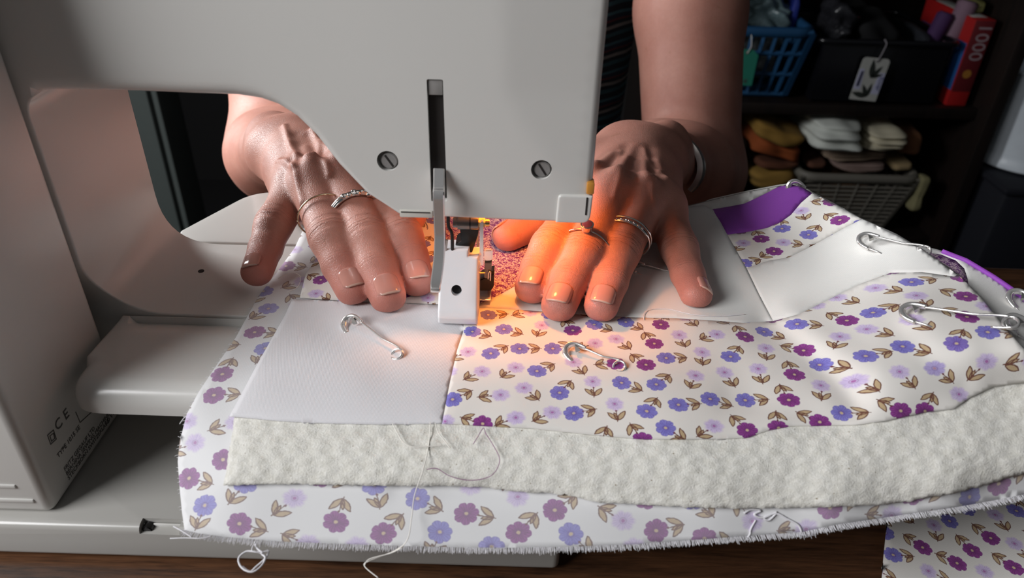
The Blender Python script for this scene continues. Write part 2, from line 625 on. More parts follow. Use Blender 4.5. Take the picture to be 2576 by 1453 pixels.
def skin_mat():
    n = N('skin')
    o = n.obj()
    big = n.noise(o, 45, 3)
    fine = n.noise(o, 420, 4, 0.6)
    cell = n.node('ShaderNodeTexVoronoi', feature='DISTANCE_TO_EDGE')
    n.link(o, cell.inputs['Vector']); cell.inputs['Scale'].default_value = 1150
    c = n.mix(big.s, (0.41, 0.165, 0.125), (0.61, 0.315, 0.245))
    c = n.mix((n.math('MULTIPLY_ADD', fine - 0.5, 1.4, 0.25, clamp=True) * 0.35).s, c, (0.34, 0.13, 0.085))
    spot = n.step(0.0 - n.noise(o, 150, 2), -0.70, 0.05)
    c = n.mix((spot * 0.35).s, c, (0.30, 0.14, 0.075))
    c = n.mix((n.attr('tip') * 0.55).s, c, (0.56, 0.17, 0.135))
    p, d = n.attr('pip'), n.attr('dip')
    wob = n.noise(o, 260, 2) - 0.5
    def crease(s, per, wd):
        s = s + wob * 2.4
        k = ((s * (2 * math.pi / per)).cos() * 0.5 + 0.5)
        k = n.math('POWER', k, 5.0)
        return k * n.math('EXPONENT', (s * s) * (-1.0 / (wd * wd)))
    cr = (crease(p, 2.1, 4.2) + crease(d, 1.6, 2.4) * 0.5) * n.attr('dors') * n.math('MULTIPLY_ADD', n.noise(o, 330, 2) - 0.5, 2.4, 0.7, clamp=True)
    c = n.mix((n.math('MULTIPLY', cr, 0.30, clamp=True)).s, c, (0.33, 0.115, 0.08))
    n.link(c, n.b.inputs['Base Color'])
    n.set(Roughness=0.46)
    n.b.inputs['Specular IOR Level'].default_value = 0.4
    n.b.inputs['Subsurface Weight'].default_value = 0.12
    n.b.inputs['Subsurface Radius'].default_value = (1.0, 0.35, 0.2)
    n.b.inputs['Subsurface Scale'].default_value = 0.003
    fv = n.math('MINIMUM', S(n, cell.outputs['Distance']), 0.12)
    n.bump(fine * 0.35 + fv * 2.2 - cr * 1.6, 0.42, 0.0006)
    return n.m
M_SKIN = skin_mat()
M_NAIL = plain('fingernail', (0.55, 0.255, 0.205), 0.16, var=0.05)
M_NAILT = plain('fingernail_tip', (0.62, 0.40, 0.32), 0.3)

# ================================================================ SETTING
def slab(name, b, mat, kind='structure'):
    o = box_obj(name, b, mat, None, 0.0)
    o['kind'] = kind
    return o
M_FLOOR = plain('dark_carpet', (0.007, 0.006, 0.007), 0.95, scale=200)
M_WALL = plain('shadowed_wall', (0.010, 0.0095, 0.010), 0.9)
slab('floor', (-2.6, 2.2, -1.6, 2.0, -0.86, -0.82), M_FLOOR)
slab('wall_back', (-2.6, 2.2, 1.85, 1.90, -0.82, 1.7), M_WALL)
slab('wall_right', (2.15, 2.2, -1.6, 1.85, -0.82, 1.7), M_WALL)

# ================================================================ SEWING TABLE
TZ = -0.0650
table = empty('sewing_table', (0, -0.1, -0.82))
tag(table, 'dark brown wooden table under the white sewing machine', 'table')
box_obj('tabletop', (-0.75, 0.70, -0.42, 0.150, TZ - 0.028, TZ), M_WOOD, table, 0.003)
for x in (-0.68, 0.63):
    for y in (-0.36, 0.09):
        box_obj('leg', (x - 0.025, x + 0.025, y - 0.025, y + 0.025, -0.82, TZ - 0.028), M_WOOD, table, 0.003)

# ================================================================ SEWING MACHINE
mach = empty('sewing_machine', (-0.15, 0.0, TZ))
tag(mach, 'white sewing machine seen from behind, its arm and head across the picture', 'sewing machine')
XW = -0.172                       # right face of the machine's column
YF = -0.032                       # back face of its arm and head
def f2(px, py): p = PY(px, py, YF); return (p[0], p[2])

low = [f2(*p) for p in ((330, 239), (470, 245), (590, 249), (650, 257), (694, 271), (742, 299), (792, 345), (850, 416), (922, 488), (968, 517))]
head_bottom = [f2(1003, 540), f2(1110, 547), f2(1300, 556), f2(1478, 562)]
right = [f2(1512, 275), f2(1547, 0)]
xr = 0.0292
zb = head_bottom
C_poly = [(-0.36, -0.0448), (XW, -0.0448), (XW, -0.034), (0.020, -0.034)]
C_poly += list(rounded([(0.020, -0.034), (0.031, -0.026), (0.031, 0.0), (0.0, 0.0)], [0, .006, .004, 0], 4)[1:-1])
cz = 0.0985
fil = rounded([(0.0, 0.0), (XW, 0.0), (XW, cz), (-0.14, cz)], [0, 0.026, 0.010, 0], 10)
C_poly += [tuple(p) for p in fil[:-1]]
C_poly += low
C_poly += [tuple(p) for p in rounded([low[-1], zb[0], zb[1], zb[2], (xr - 0.0005, zb[3][1]), (xr, 0.29), (-0.36, 0.29)], [0, .001, 0, 0, .0045, 0, 0], 5)[1:-1]]
C_poly += [(-0.36, 0.29)]

def sstep(x, a, b):
    t = min(1, max(0, (x - a) / (b - a))); return t * t * (3 - 2 * t)
crease_pts = np.array([f2(1257, 0), f2(1262, 235), f2(1330, 345), f2(1425, 480), f2(1500, 590)])
def facet(x, z):
    # the head's face leans back a little right of a soft crease
    zz = crease_pts[::-1, 1]
    xc = np.interp(z, zz, crease_pts[::-1, 0])
    return 0.085 * max(0.0, x - xc - 0.0012) + 0.0
def body3(x, z, h):
    y = YF + 0.0085 * (1 - sstep(z, 0.002, 0.030)) * 1.0
    return (x, min(y + facet(x, z) * (1 if z > 0.04 else 0) + h, YF + 0.069), z)
def body_r(x, z):
    if x < XW + 0.004 or z < 0.05: return 0.0008
    if x > -0.043 and z < 0.062: return 0.0016
    if x > 0.02: return 0.0030
    return 0.0016 + 0.0045 * (1 - sstep(x, -0.10, -0.045)) if x < -0.04 else 0.003
sl, sr = f2(1073, 199), f2(1114, 199)
slb = f2(1118, 470)
slot = rounded([(sl[0], slb[1] - .006), (sr[0] + .0004, slb[1] - .006), (sr[0], sl[1]), (sl[0], sl[1])], [.0005] * 4, 2)
def circ(c, r, n=26): return np.array([(c[0] + r * math.cos(2 * math.pi * i / n), c[1] + r * math.sin(2 * math.pi * i / n)) for i in range(n)])
sc1, sc2 = f2(975, 405), f2(1362, 427)
sc1 = np.array(sc1); sc2 = np.array(sc2)
holes = [slot, circ(sc1, .0039), circ(sc2, .0038)]
HD = {'slot': 0.030}
body = shell('arm_and_head', C_poly, body3, body_r, 0.069, M_PLASTIC, mach, grid=0.0035, step=0.0022, holes=holes, hole_depth=0.0045)
# open lamp well in the head's underside
cw = bmesh.new(); box(cw, -.0165, .0190, -.0150, .0310, .040, .094)
cwo = bm_obj('cutter', cw, None, None)
md = body.modifiers.new('well', 'BOOLEAN'); md.operation = 'DIFFERENCE'; md.solver = 'EXACT'; md.object = cwo
bpy.context.view_layer.update()
_nm = bpy.data.meshes.new_from_object(body.evaluated_get(bpy.context.evaluated_depsgraph_get()))
body.modifiers.clear(); body.data = _nm
bpy.data.objects.remove(cwo)
# dark plate near the front stands for the shade deep in the lever slot
box_obj('slot_shade', (sl[0] + .0002, sr[0] - .0002, YF + .0026, YF + .0042, slb[1] - .0055, sl[1] - 0.0005), M_DARKSLOT, mach, 0)
box_obj('slot_shelf', (sl[0] + .0003, sr[0] - .0003, YF + .0006, YF + .0035, sl[1] - .0056, sl[1] - 0.0003), M_GREYRUB, mach, 0.0002)
for c in (sc1, sc2):
    yy = YF + facet(c[0], c[1])
    bm = bmesh.new(); cyl(bm, (c[0] + .0004, yy + .0036, c[1] - .0003), (c[0] + .0004, yy + .0009, c[1] - .0003), .0030, n=28, bev=.0003)
    s = bm_obj('screw', bm, M_SCREW, mach)
    bm = bmesh.new()
    mx = Matrix.Translation((c[0] + .0004, yy + .00095, c[1] - .0003)) @ Matrix.Rotation(math.radians(57), 4, 'Y')
    box(bm, -.0026, .0026, -.0002, .0006, -.00035, .00035, mat=mx)
    bm_obj('slot', bm, M_DARKSLOT, s, smooth=False)

# column cover (motor side), with the seam between it and the arm
bm = bmesh.new()
pr = [(-.0942, -.0448), (-.0942, .022), (-.062, .135), (-.054, .29), (YF - .0009, .29), (YF - .0009, -.0448)]
ca_ = [bm.verts.new((-.36, y, z)) for y, z in pr]; cb_ = [bm.verts.new((XW, y, z)) for y, z in pr]
bm.faces.new(ca_); bm.faces.new(cb_[::-1])
for i in range(6): bm.faces.new((ca_[i], cb_[i], cb_[(i + 1) % 6], ca_[(i + 1) % 6]))
bmesh.ops.bevel(bm, geom=list(bm.edges), offset=.0035, segments=4, affect='EDGES', profile=.5)
bm_obj('column_cover', bm, M_PLASTIC, mach, sharp=60)
for z0 in (PY(30, 1222, -0.0942)[2], PY(30, 1257, -0.0942)[2]):
    x1 = PY(50 if z0 > PY(30, 1240, -.0942)[2] else 78, 1240, -0.0942)[0]
    box_obj('vent_rib', (-0.25, x1, -0.0949, -0.0935, z0 - .0010, z0 + .0010), M_PLASTIC, mach, 0.0006)

# oil hole in the free arm
bm = bmesh.new(); oh = PZ(506, 682, 0.0); cyl(bm, (oh[0], oh[1], -.001), (oh[0], oh[1], 0.00025), .0014, n=18)
bm_obj('oil_hole', bm, M_DARKSLOT, mach)
# needle plate under the foot
box_obj('needle_plate', (-0.022, 0.029, -0.018, 0.030, -0.001, 0.0006), M_STEEL, mach, .0004)

# lamp-side corner cover at the head's lower right, with its dark gap and amber inner piece
cc0 = f2(1404, 488); cc1 = f2(1478, 560)
yc = YF + facet(0.024, .065)
cpoly = rounded([(cc0[0] - .0003, zb[3][1] + .0004), (xr - .0006, zb[3][1] + .0004), (xr - .0002, cc0[1] + .0), (cc0[0] + .0001, cc0[1])], [0.0002, .0035, .0006, .0016], 5)
shell('lamp_cover', cpoly, lambda x, z, h: (x, yc - .0012 + h, z), lambda x, z: .0008, .0032, M_PLASTIC, mach, grid=.0016, step=.0008)
sl_a, sl_b = PY(1479, 497, yc - .0013), PY(1474, 541, yc - .0013)
bm = bmesh.new(); box(bm, sl_b[0] - .0004, sl_a[0] + .0001, yc - .00145, yc - .0005, sl_b[2], sl_a[2], .0001, 1)
bm_obj('cover_gap', bm, M_DARKSLOT, mach)
sa = PY(1487, 476, yc - .001)
box_obj('lamp_tab', (sa[0] - .0016, sa[0] + .0012, yc - .0012, yc + .004, sa[2] - .0022, sa[2] + .0024), M_AMBER, mach, .0005)

# clear thread cutter strip under the head's left corner
t0, t1 = PY(1005, 524, YF), PY(1090, 549, YF)
strip = box_obj('thread_cutter', (t0[0], t1[0], YF - .0008, YF + .003, t1[2] + .0004, t0[2] - .0004), M_CLEAR, mach, .0005)
box_obj('cutter_blade', (t0[0] + .0006, t1[0] - .001, YF - .0010, YF - .0003, t0[2] - .0013, t0[2] - .0008), M_DARKSTEEL, strip, .0001)

# chrome presser foot lifter, bent flat bar hanging from the slot
lev = [(1104, 424, YF - .001), (1104, 470, YF - .0055), (1103, 492, YF - .0082), (1105, 560, YF - .0078), (1106, 600, YF - .0080), (1104, 650, YF - .0105), (1098, 700, YF - .0140), (1095, 724, YF - .0150)]
L3 = np.array([PY(*p) for p in lev])
L3 = smooth_path(L3, 6)
wd = np.interp(np.linspace(0, 1, len(L3)), [0, .2, .5, .9, 1], [.0020, .0021, .0020, .0021, .0018])
V = []; Fc = []
for i, (p, wv_) in enumerate(zip(L3, wd)):
    tz = L3[min(i + 1, len(L3) - 1)] - L3[max(i - 1, 0)]; tz /= np.linalg.norm(tz)
    nn = np.cross(tz, [1, 0, 0]); nn /= np.linalg.norm(nn)
    if nn[1] > 0: nn = -nn
    b_ = .0004
    for (a, c) in ((-1, 0), (-1 + b_ / wv_, 1), (1 - b_ / wv_, 1), (1, 0), (1, -2.2), (-1, -2.2)):
        V.append(p + np.array([a * wv_, 0, 0]) + nn * (c * b_ if c >= -1 else -.0024))
m = 6
for i in range(len(L3) - 1):
    for j in range(m): Fc.append((i * m + j, i * m + (j + 1) % m, (i + 1) * m + (j + 1) % m, (i + 1) * m + j))
Fc += [tuple(range(m)), tuple((len(L3) - 1) * m + j for j in range(m - 1, -1, -1))]
bm = bmesh.new(); bv = [bm.verts.new(tuple(v)) for v in V]
for f in Fc: bm.faces.new([bv[i] for i in f])
lever = bm_obj('presser_lifter', bm, M_CHROME, mach, sharp=28)
e = L3[-1]
box_obj('lifter_tip', (e[0] - .0019, e[0] + .0019, e[1] - .0009, e[1] + .0022, e[2] - .0018, e[2] + .0004), M_CHROME, lever, .0006)

# presser bar, needle bar, clamp and thread guide under the head
bm = bmesh.new(); cyl(bm, (-.0195, .004, .030), (-.0195, .004, .058), .0030)
bm_obj('presser_bar', bm, M_DARKSTEEL, mach)
bm = bmesh.new(); cyl(bm, (-.0155, -.001, .034), (-.0155, -.001, .057), .0025)
bm_obj('needle_bar', bm, M_DARKSTEEL, mach)
bm = bmesh.new(); cyl(bm, (-.0155, -.001, .0072), (-.0155, -.001, .034), .0005, .0005, n=8)
bm_obj('needle', bm, M_STEEL, mach)

# ---------------- walking foot (screwed to the presser bar)
foot_y = -.030
cl0, cl1 = PY(1140, 558, -.014), PY(1222, 560, -.014)
bm = bmesh.new()
cyl(bm, (cl0[0], -.014, cl0[2]), (cl0[0] + .0018, -.014, cl0[2]), .0022, n=20, bev=.0003)
cyl(bm, (cl0[0] + .0018, -.014, cl0[2]), (cl1[0] - .003, -.014, cl0[2]), .0030, n=24, bev=.0003)
bm_obj('foot_clamp_screw', bm, M_DARKSTEEL, mach)
bm = bmesh.new(); xg = cl0[0] + .0068
cyl(bm, (xg, -.014, cl0[2]), (xg + .0005, -.014, cl0[2]), .00315, n=24)
bm_obj('clamp_groove', bm, M_BLACK, mach)
bm = bmesh.new(); cyl(bm, (cl1[0] - .003, -.014, cl1[2]), (cl1[0] - .0002, -.014, cl1[2]), .0022, n=6, bev=.0002)
cyl(bm, (cl1[0] - .0002, -.014, cl1[2]), (cl1[0] + .0016, -.014, cl1[2]), .0016, n=14, bev=.0002)
bm_obj('clamp_nut', bm, M_BRASS, mach)
def pz3(px, py, y): p = PY(px, py, y); return p
# black shank: tapered block then a wider block
def prism(name, pts, y0, y1, mat, parent, bev=.0004):
    """PTS: photo outline measured on the plane y0, extruded back to y1"""
    P2 = [PY(px, py, y0) for px, py in pts]
    bm = bmesh.new()
    a = [bm.verts.new((p[0], y0, p[2])) for p in P2]
    b = [bm.verts.new((p[0], y1, p[2])) for p in P2]
    bm.faces.new(a); bm.faces.new(b[::-1])
    n_ = len(a)
    for i in range(n_): bm.faces.new((a[i], b[i], b[(i + 1) % n_], a[(i + 1) % n_]))
    if bev: bmesh.ops.bevel(bm, geom=list(bm.edges), offset=bev, segments=2, affect='EDGES')
    return bm_obj(name, bm, mat, parent)
prism('foot_shank', [(1156, 566), (1205, 566), (1203, 590), (1186, 640), (1182, 652), (1145, 652), (1146, 612), (1163, 608)], -.0135, -.005, M_BLACK, mach)
tube_obj('feed_fork', smooth_path([PY(1128, 530, -.020), PY(1128, 568, -.020), PY(1137, 588, -.020), PY(1138, 640, -.020), PY(1138, 665, -.018)], 4), .00055, M_BLACK, mach, 8, (1.3, 1.3))
prism('fork_plate', [(1119, 604), (1127, 604), (1121, 655), (1113, 655)], -.021, -.0195, M_STEEL, mach, .0002)
prism('drive_arm', [(1207, 560), (1216, 556), (1216, 668), (1206, 668)], -.017, -.015, M_BRASS if False else M_CHROME, mach, .0002)
prism('foot_clip', [(1217, 629), (1239, 628), (1240, 655), (1218, 667)], -.012, -.010, M_CHROME, mach, .0006)
prism('clip_block', [(1219, 660), (1237, 660), (1235, 700), (1218, 700)], -.013, -.008, M_DARKSTEEL, mach, .0003)
prism('toe_block', [(1206, 704), (1243, 689), (1242, 722), (1234, 732), (1206, 732)], -.012, -.004, M_BLACK, mach, .0004)
tube_obj('toe_spring', smooth_path([PY(1228, 702, -.014), PY(1229, 686, -.014), PY(1234, 686, -.014), PY(1233, 706, -.014)], 4), .0003, M_CHROME, mach, 6)
bx = PY(1209, 686, -.0145)
bm = bmesh.new(); cyl(bm, (bx[0] - .002, -.0145, bx[2]), (bx[0] + .002, -.0145, bx[2]), .0004, n=10)
bm_obj('drive_pin', bm, M_BRASS, mach)
so0, so1 = PZ(1205, 745, .0032), PZ(1231, 726, .0032)
box_obj('foot_sole', (-.0245, so1[0] + .0012, -.016, .004, .0064, .0072), M_CHROME, mach, .0004)

# white housing of the walking foot: a wedge with a round hole and two scooped notches
xb0, xb1 = -.0301, -.0137
prof = [(-.0338, .0037), (-.0352, .0110), (-.0345, .0138), (-.0205, .0345), (-.0190, .0350), (-.0075, .0350), (-.0060, .0037)]
def wedge_front(u, v, h):
    # u along x, v along the sloped face (0 bottom .. 1 top)
    yy = np.interp(v, [0, .006, .009, .034], [-.0340, -.0352, -.0344, -.0205])
    zz = np.interp(v, [0, .006, .009, .034], [.0066, .0105, .0132, .0345])
    nv = np.array([0, .83, -.56])
    # side draft: narrower at the top
    xx = u + (u - (xb0 + xb1) / 2) * (-.05 * v / .034)
    return (xx, yy + h * .90, max(zz - h * .30, .0066))
stepx = PY(1180, 640, -.0205)[0]
wp = rounded([(xb0, 0), (xb1, 0), (xb1, .0312), (stepx, .0312), (stepx, .034), (xb0, .034)], [.0015, .0012, .0004, .0002, .0003, .0006], 4)
hp = (PY(1149, 749, -.0285)[0], .0175)
housing = shell('walking_foot_housing', wp, wedge_front, lambda u, v: .0011, .021, M_PLASTIC_B, mach, grid=.0012, step=.0008, holes=[circ(hp, .0022, 24)], hole_depth=.004)
hc = np.array(wedge_front(hp[0], hp[1], .0032))
bm = bmesh.new(); cyl(bm, hc, hc + np.array([0, .0006, -.0002]), .0021, n=24)
bm_obj('hole_lining', bm, M_BLACK, housing)
for (px, py, rr_) in ((1135, 652, .0017), (1200, 664, .0014)):
    p = PY(px, py - 3, -.0218)
    bm = bmesh.new()
    bmesh.ops.create_uvsphere(bm, u_segments=20, v_segments=12, radius=1.0)
    bmesh.ops.transform(bm, matrix=Matrix.Translation((p[0], p[1] + .0006, p[2] - .0012)) @ Matrix.Rotation(math.radians(-32), 4, 'X') @ Matrix.Diagonal((rr_, .0008, rr_ * 1.5, 1)), verts=bm.verts)
    bm_obj('finger_notch', bm, M_PLASTIC_B, housing)

# ---------------- sewing lamp under the head
lampP = Vector((-0.001, 0.002, 0.0790))
bulb = N('lamp_glass')
bulb.set(**{'Base Color': (1, .6, .3), 'Roughness': .2})
bulb.b.inputs['Emission Color'].default_value = (1.0, 0.50, 0.16, 1)
bulb.b.inputs['Emission Strength'].default_value = 6.0
bm = bmesh.new()
bmesh.ops.create_uvsphere(bm, u_segments=20, v_segments=14, radius=.0045)
bmesh.ops.transform(bm, matrix=Matrix.Translation(lampP + Vector((0, 0, .0015))), verts=bm.verts)
bulb_o = bm_obj('lamp_bulb', bm, bulb.m, mach)
bm = bmesh.new(); cyl(bm, lampP + Vector((0, 0, .004)), lampP + Vector((0, 0, .016)), .0042, n=18)
bm_obj('lamp_socket', bm, M_STEEL, mach)
pl = bpy.data.lights.new('sewing_lamp', 'POINT')
pl.energy = 0.20
pl.color = (1.0, 0.29, 0.045)
pl.shadow_soft_size = 0.004
plo = bpy.data.objects.new('sewing_lamp', pl)
COL.objects.link(plo)
plo.location = lampP + Vector((0, -.0005, -.0062))

# ---------------- base plate with its release catch
bm = bmesh.new()
box(bm, -0.38, 0.0215, -0.0992, 0.060, -0.0632, -0.0450, 0.0028, 4)
M_BASE = plain('base_plastic', (0.41, 0.40, 0.375), 0.24, var=0.015, scale=25)  # warm grey, darker than the arm's plastic
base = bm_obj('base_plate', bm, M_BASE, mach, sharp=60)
q0, q1 = PY(345, 1326, -.0993), PY(452, 1346, -.0993)
cut = bmesh.new(); box(cut, q0[0], q1[0], -.12, -.0945, q1[2], q0[2])
co = bm_obj('cutter', cut, None, None)
md = base.modifiers.new('b', 'BOOLEAN'); md.operation = 'DIFFERENCE'; md.solver = 'EXACT'; md.object = co
bpy.context.view_layer.update()
dg = bpy.context.evaluated_depsgraph_get()
nm = bpy.data.meshes.new_from_object(base.evaluated_get(dg))
base.modifiers.clear(); base.data = nm
nm.shade_smooth(); nm.set_sharp_from_angle(angle=math.radians(30))
bpy.data.objects.remove(co)
kn = PY(371, 1334, -.0975)
bm = bmesh.new(); cyl(bm, (kn[0], -.0944, kn[2]), (kn[0], -.0978, kn[2]), .0021, n=20, bev=.0004)
bm_obj('release_catch', bm, M_BLACK, mach)
box_obj('recess_floor', (q0[0], q1[0], -.0955, -.0948, q1[2] - .0004, q1[2] + .0012), M_PLASTIC, mach, .0002)
for x in (-.34, 0.005):
    for y in (-.085, .045):
        bm = bmesh.new(); cyl(bm, (x, y, TZ), (x, y, -.063), .008, n=20)
        bm_obj('rubber_foot', bm, M_BLACK, mach)
pl_ = PY(1215, 1374, -.0994)
box_obj('base_label', (pl_[0] - .008, pl_[0] + .008, -.0996, -.0990, pl_[2] - .0012, pl_[2] + .0024), plain('pale_sticker', (.78, .78, .76), .5), mach, .0001)

# ---------------- rating text printed on the column's side
def text(name, body, size, mat, parent, mx, ext=0.00005, space=1.0, align='LEFT'):
    c = bpy.data.curves.new(name, 'FONT')
    c.body = body; c.size = size; c.extrude = ext; c.align_x = align
    c.space_line = 0.9; c.space_character = space
    c.resolution_u = 3
    c.materials.append(mat)
    t = bpy.data.objects.new(name, c)
    COL.objects.link(t)
    bpy.context.view_layer.update()
    me_ = bpy.data.meshes.new_from_object(t.evaluated_get(bpy.context.evaluated_depsgraph_get()))
    bpy.data.objects.remove(t)
    t = bpy.data.objects.new(name, me_)
    COL.objects.link(t)
    t.matrix_basis = mx
    if parent:
        mw = mx.copy()
        t.parent = parent
        t.matrix_parent_inverse = Matrix.Translation(-Vector(parent.location)) if parent.type == 'EMPTY' else Matrix.Identity(4)
        t.matrix_basis = mw
    return t
def wall_mx(px, py):
    """upright lettering on the column's right face reading away from the viewer"""
    p = PX(px, py, XW)
    m = Matrix(((0, 0, 1, XW + .00012), (1, 0, 0, p[1]), (0, 1, 0, p[2]), (0, 0, 0, 1)))
    return m
text('rating_text', 'FRITZ GEGAUF LTD\nBERNINA SEWING MACHINES\nSTECKBORN SWITZERLAND', .0027, M_INK, mach, wall_mx(163, 1186), space=1.0)
text('rating_text', 'TYPE 1015 SE', .0029, M_INK, mach, wall_mx(146, 1153))
text('rating_text', '15 W MAX', .0036, M_INK, mach, wall_mx(266, 1073))
text('rating_text', 'C E', .0062, M_INK, mach, wall_mx(143, 1086))
def wall_line(pts, w_):
    bm = bmesh.new()
    P_ = [PX(*p, XW) for p in pts]
    for a, b in zip(P_, P_[1:]):
        d = Vector(b) - Vector(a)
        mid = (Vector(a) + Vector(b)) / 2
        ang = math.atan2(d.z, d.y)
        mx = Matrix.Translation((XW + .0001, mid.y, mid.z)) @ Matrix.Rotation(ang, 4, 'X')
        box(bm, -.0001, .0001, -d.length / 2 - w_ / 2, d.length / 2 + w_ / 2, -w_ / 2, w_ / 2, mat=mx)
    return bm_obj('rating_mark', bm, M_INK, mach, smooth=False)
wall_line([(119, 1094), (134, 1081), (141, 1104), (127, 1117), (119, 1094)], .00028)
wall_line([(125, 1096), (134, 1089), (137, 1102), (129, 1109), (125, 1096)], .00028)
wall_line([(190, 1036), (201, 1062), (232, 1034)], .00028)

# ================================================================ SLIDE-ON TABLE round the free arm
ext = empty('extension_table', (-0.05, 0.0, -0.01))
tag(ext, 'white slide-on sewing table with rounded front lip around the free arm', 'sewing table')
E_poly = rounded([(-.1665, -.0246), (-.1690, -.0735), (.098, -.0755), (.098, .0985), (-.1480, .0985), (-.1712, .0500), (-.1680, .0386), (.0325, .0386), (.0325, -.0246)],
                 [.0008, .014, .015, .012, .022, .003, .001, .001, .001], 8)
def ext_r(x, y):
    if -.024 < y < .038 and x < .036: return .0004
    if y < -.026: return .0085 if y < -.055 or x > -.16 else .0022
    return .0016
shell('table_plate', E_poly, lambda x, y, h: (x, y, -h), ext_r, .0115, M_PLASTIC, ext, grid=.004, step=.003)
for x in (.06,):
    bm = bmesh.new(); cyl(bm, (x, .05, TZ), (x, .05, -.011), .005, n=16); bm_obj('support_leg', bm, M_PLASTIC, ext)
    bm = bmesh.new(); cyl(bm, (x, -.045, TZ), (x, -.045, -.011), .005, n=16); bm_obj('support_leg', bm, M_PLASTIC, ext)

# ================================================================ QUILT
quilt = empty('patchwork_quilt', (0.03, -0.02, 0.0))
tag(quilt, 'unfinished purple and white floral patchwork quilt with cream batting under the needle', 'quilt')

# height of the quilt's top over the bed, measured where the photograph shows it (px, py, z)
HP = [(520, 930, .0005), (600, 830, .0015), (660, 740, .002), (720, 650, .002), (800, 560, .002), (1000, 560, .003), (1150, 560, .003), (1350, 560, .003),
      (900, 680, .003), (1150, 760, .003), (1150, 840, .003), (800, 800, .003), (650, 950, .003), (900, 950, .0035), (1130, 950, .003), (1350, 900, .003),
      (1500, 800, .003), (1600, 700, .0035), (1750, 700, .005), (1300, 1000, .003), (1600, 1000, .004), (1500, 600, .004), (1700, 540, .006), (1800, 530, .011),
      (500, 1020, .0018), (470, 1060, -.0005), (455, 1110, -.0055), (450, 1200, -.012), (455, 1300, -.019), (470, 1335, -.021),
      (590, 1050, .0005), (570, 1200, -.008), (700, 1210, -.009), (1000, 1220, -.009), (1230, 1222, -.009), (1500, 1255, -.010), (1800, 1275, -.010), (2100, 1275, -.008), (2400, 1240, -.003), (2576, 1190, .002),
      (900, 1060, .001), (1110, 1065, .001), (1400, 1085, .0015), (1700, 1105, .003), (1950, 1070, .006), (2150, 1060, .009), (2350, 1025, .013), (2500, 975, .018), (2576, 960, .020),
      (700, 1355, -.022), (1000, 1370, -.023), (1300, 1375, -.023), (1700, 1360, -.021), (2000, 1330, -.018), (2250, 1300, -.015), (2450, 1265, -.011), (2576, 1240, -.008),
      (1945, 805, .006), (1900, 740, .008), (1850, 640, .010), (1830, 590, .012), (2000, 860, .010), (2240, 685, .026), (2100, 740, .016), (2000, 700, .013),
      (1990, 466, .026), (1900, 500, .018), (2045, 487, .027), (2170, 552, .030), (2260, 592, .031), (2410, 690, .034), (2500, 790, .035), (2576, 882, .035),
      (2050, 610, .017), (2150, 620, .023), (2300, 760, .030), (2350, 860, .029), (2450, 880, .031), (2150, 850, .017), (2050, 930, .010), (2250, 950, .020), (1850, 900, .006), (1900, 1000, .005), (2450, 1100, .010), (2200, 1150, .003), (2000, 1180, -.002),
      (1960, 560, .017), (1900, 560, .013)]
HPa = np.array(HP, float)
_bed = (HPa[:, 1] < 1010) & (HPa[:, 0] < 1800)
HPa[_bed, 2] = np.maximum(HPa[_bed, 2], .0022) + .0012
def _tps(r2): return 0.5 * r2 * np.log(r2 + 1e-9)
_X = HPa[:, :2] / 1000
_A = _tps(((_X[:, None] - _X[None]) ** 2).sum(-1)) + np.eye(len(_X)) * 0.004
_Pm = np.concatenate([np.ones((len(_X), 1)), _X], 1)
_K = np.block([[_A, _Pm], [_Pm.T, np.zeros((3, 3))]])
_W = np.linalg.solve(_K, np.concatenate([HPa[:, 2], np.zeros(3)]))
# soft folds: (polyline in the photograph, depth, half width in px)
FOLDS = [([(1935, 815), (2020, 880), (2110, 960), (2150, 1010)], -.0022, 38), ([(1990, 800), (2090, 870), (2200, 930)], .0014, 45), ([(1760, 815), (1850, 850), (1920, 920)], .0010, 50),
         ([(1840, 1000), (1960, 1030), (2100, 1060)], -.0008, 40), ([(2260, 830), (2330, 900), (2420, 960)], -.0012, 42), ([(1000, 1230), (1500, 1235), (1900, 1260)], -.0008, 30),
         ([(830, 830), (960, 915)], -.0005, 60), ([(1420, 880), (1560, 915)], -.0004, 60), ([(1700, 610), (1790, 700), (1900, 770)], -.0012, 50)]
def H(P):
    P = np.atleast_2d(np.asarray(P, float))
    Q = P / 1000
    z = _W[-3] + Q @ _W[-2:]
    for i in range(0, len(_X), 12):
        z = z + _tps(((Q[:, None] - _X[None, i:i + 12]) ** 2).sum(-1)) @ _W[i:min(i + 12, len(_X))]
    for pl_, a, wdt in FOLDS:
        z = z + a * np.exp(-(dist_poly(P, pl_, False) / wdt) ** 2)
    return z
def H2(P):      # the second fold rising behind the first
    P = np.atleast_2d(np.asarray(P, float))
    return np.clip(.0285 + (760 - P[:, 1]) * 0.00001, 0, .034)
def PZa(P, z):
    P = np.asarray(P, float)
    d = _f[None] + ((P[:, :1] - 1288) / FPX) * _r[None] - ((P[:, 1:2] - 726.5) / FPX) * _u[None]
    return CAM[None] + d * ((z - CAM[2]) / d[:, 2])[:, None]

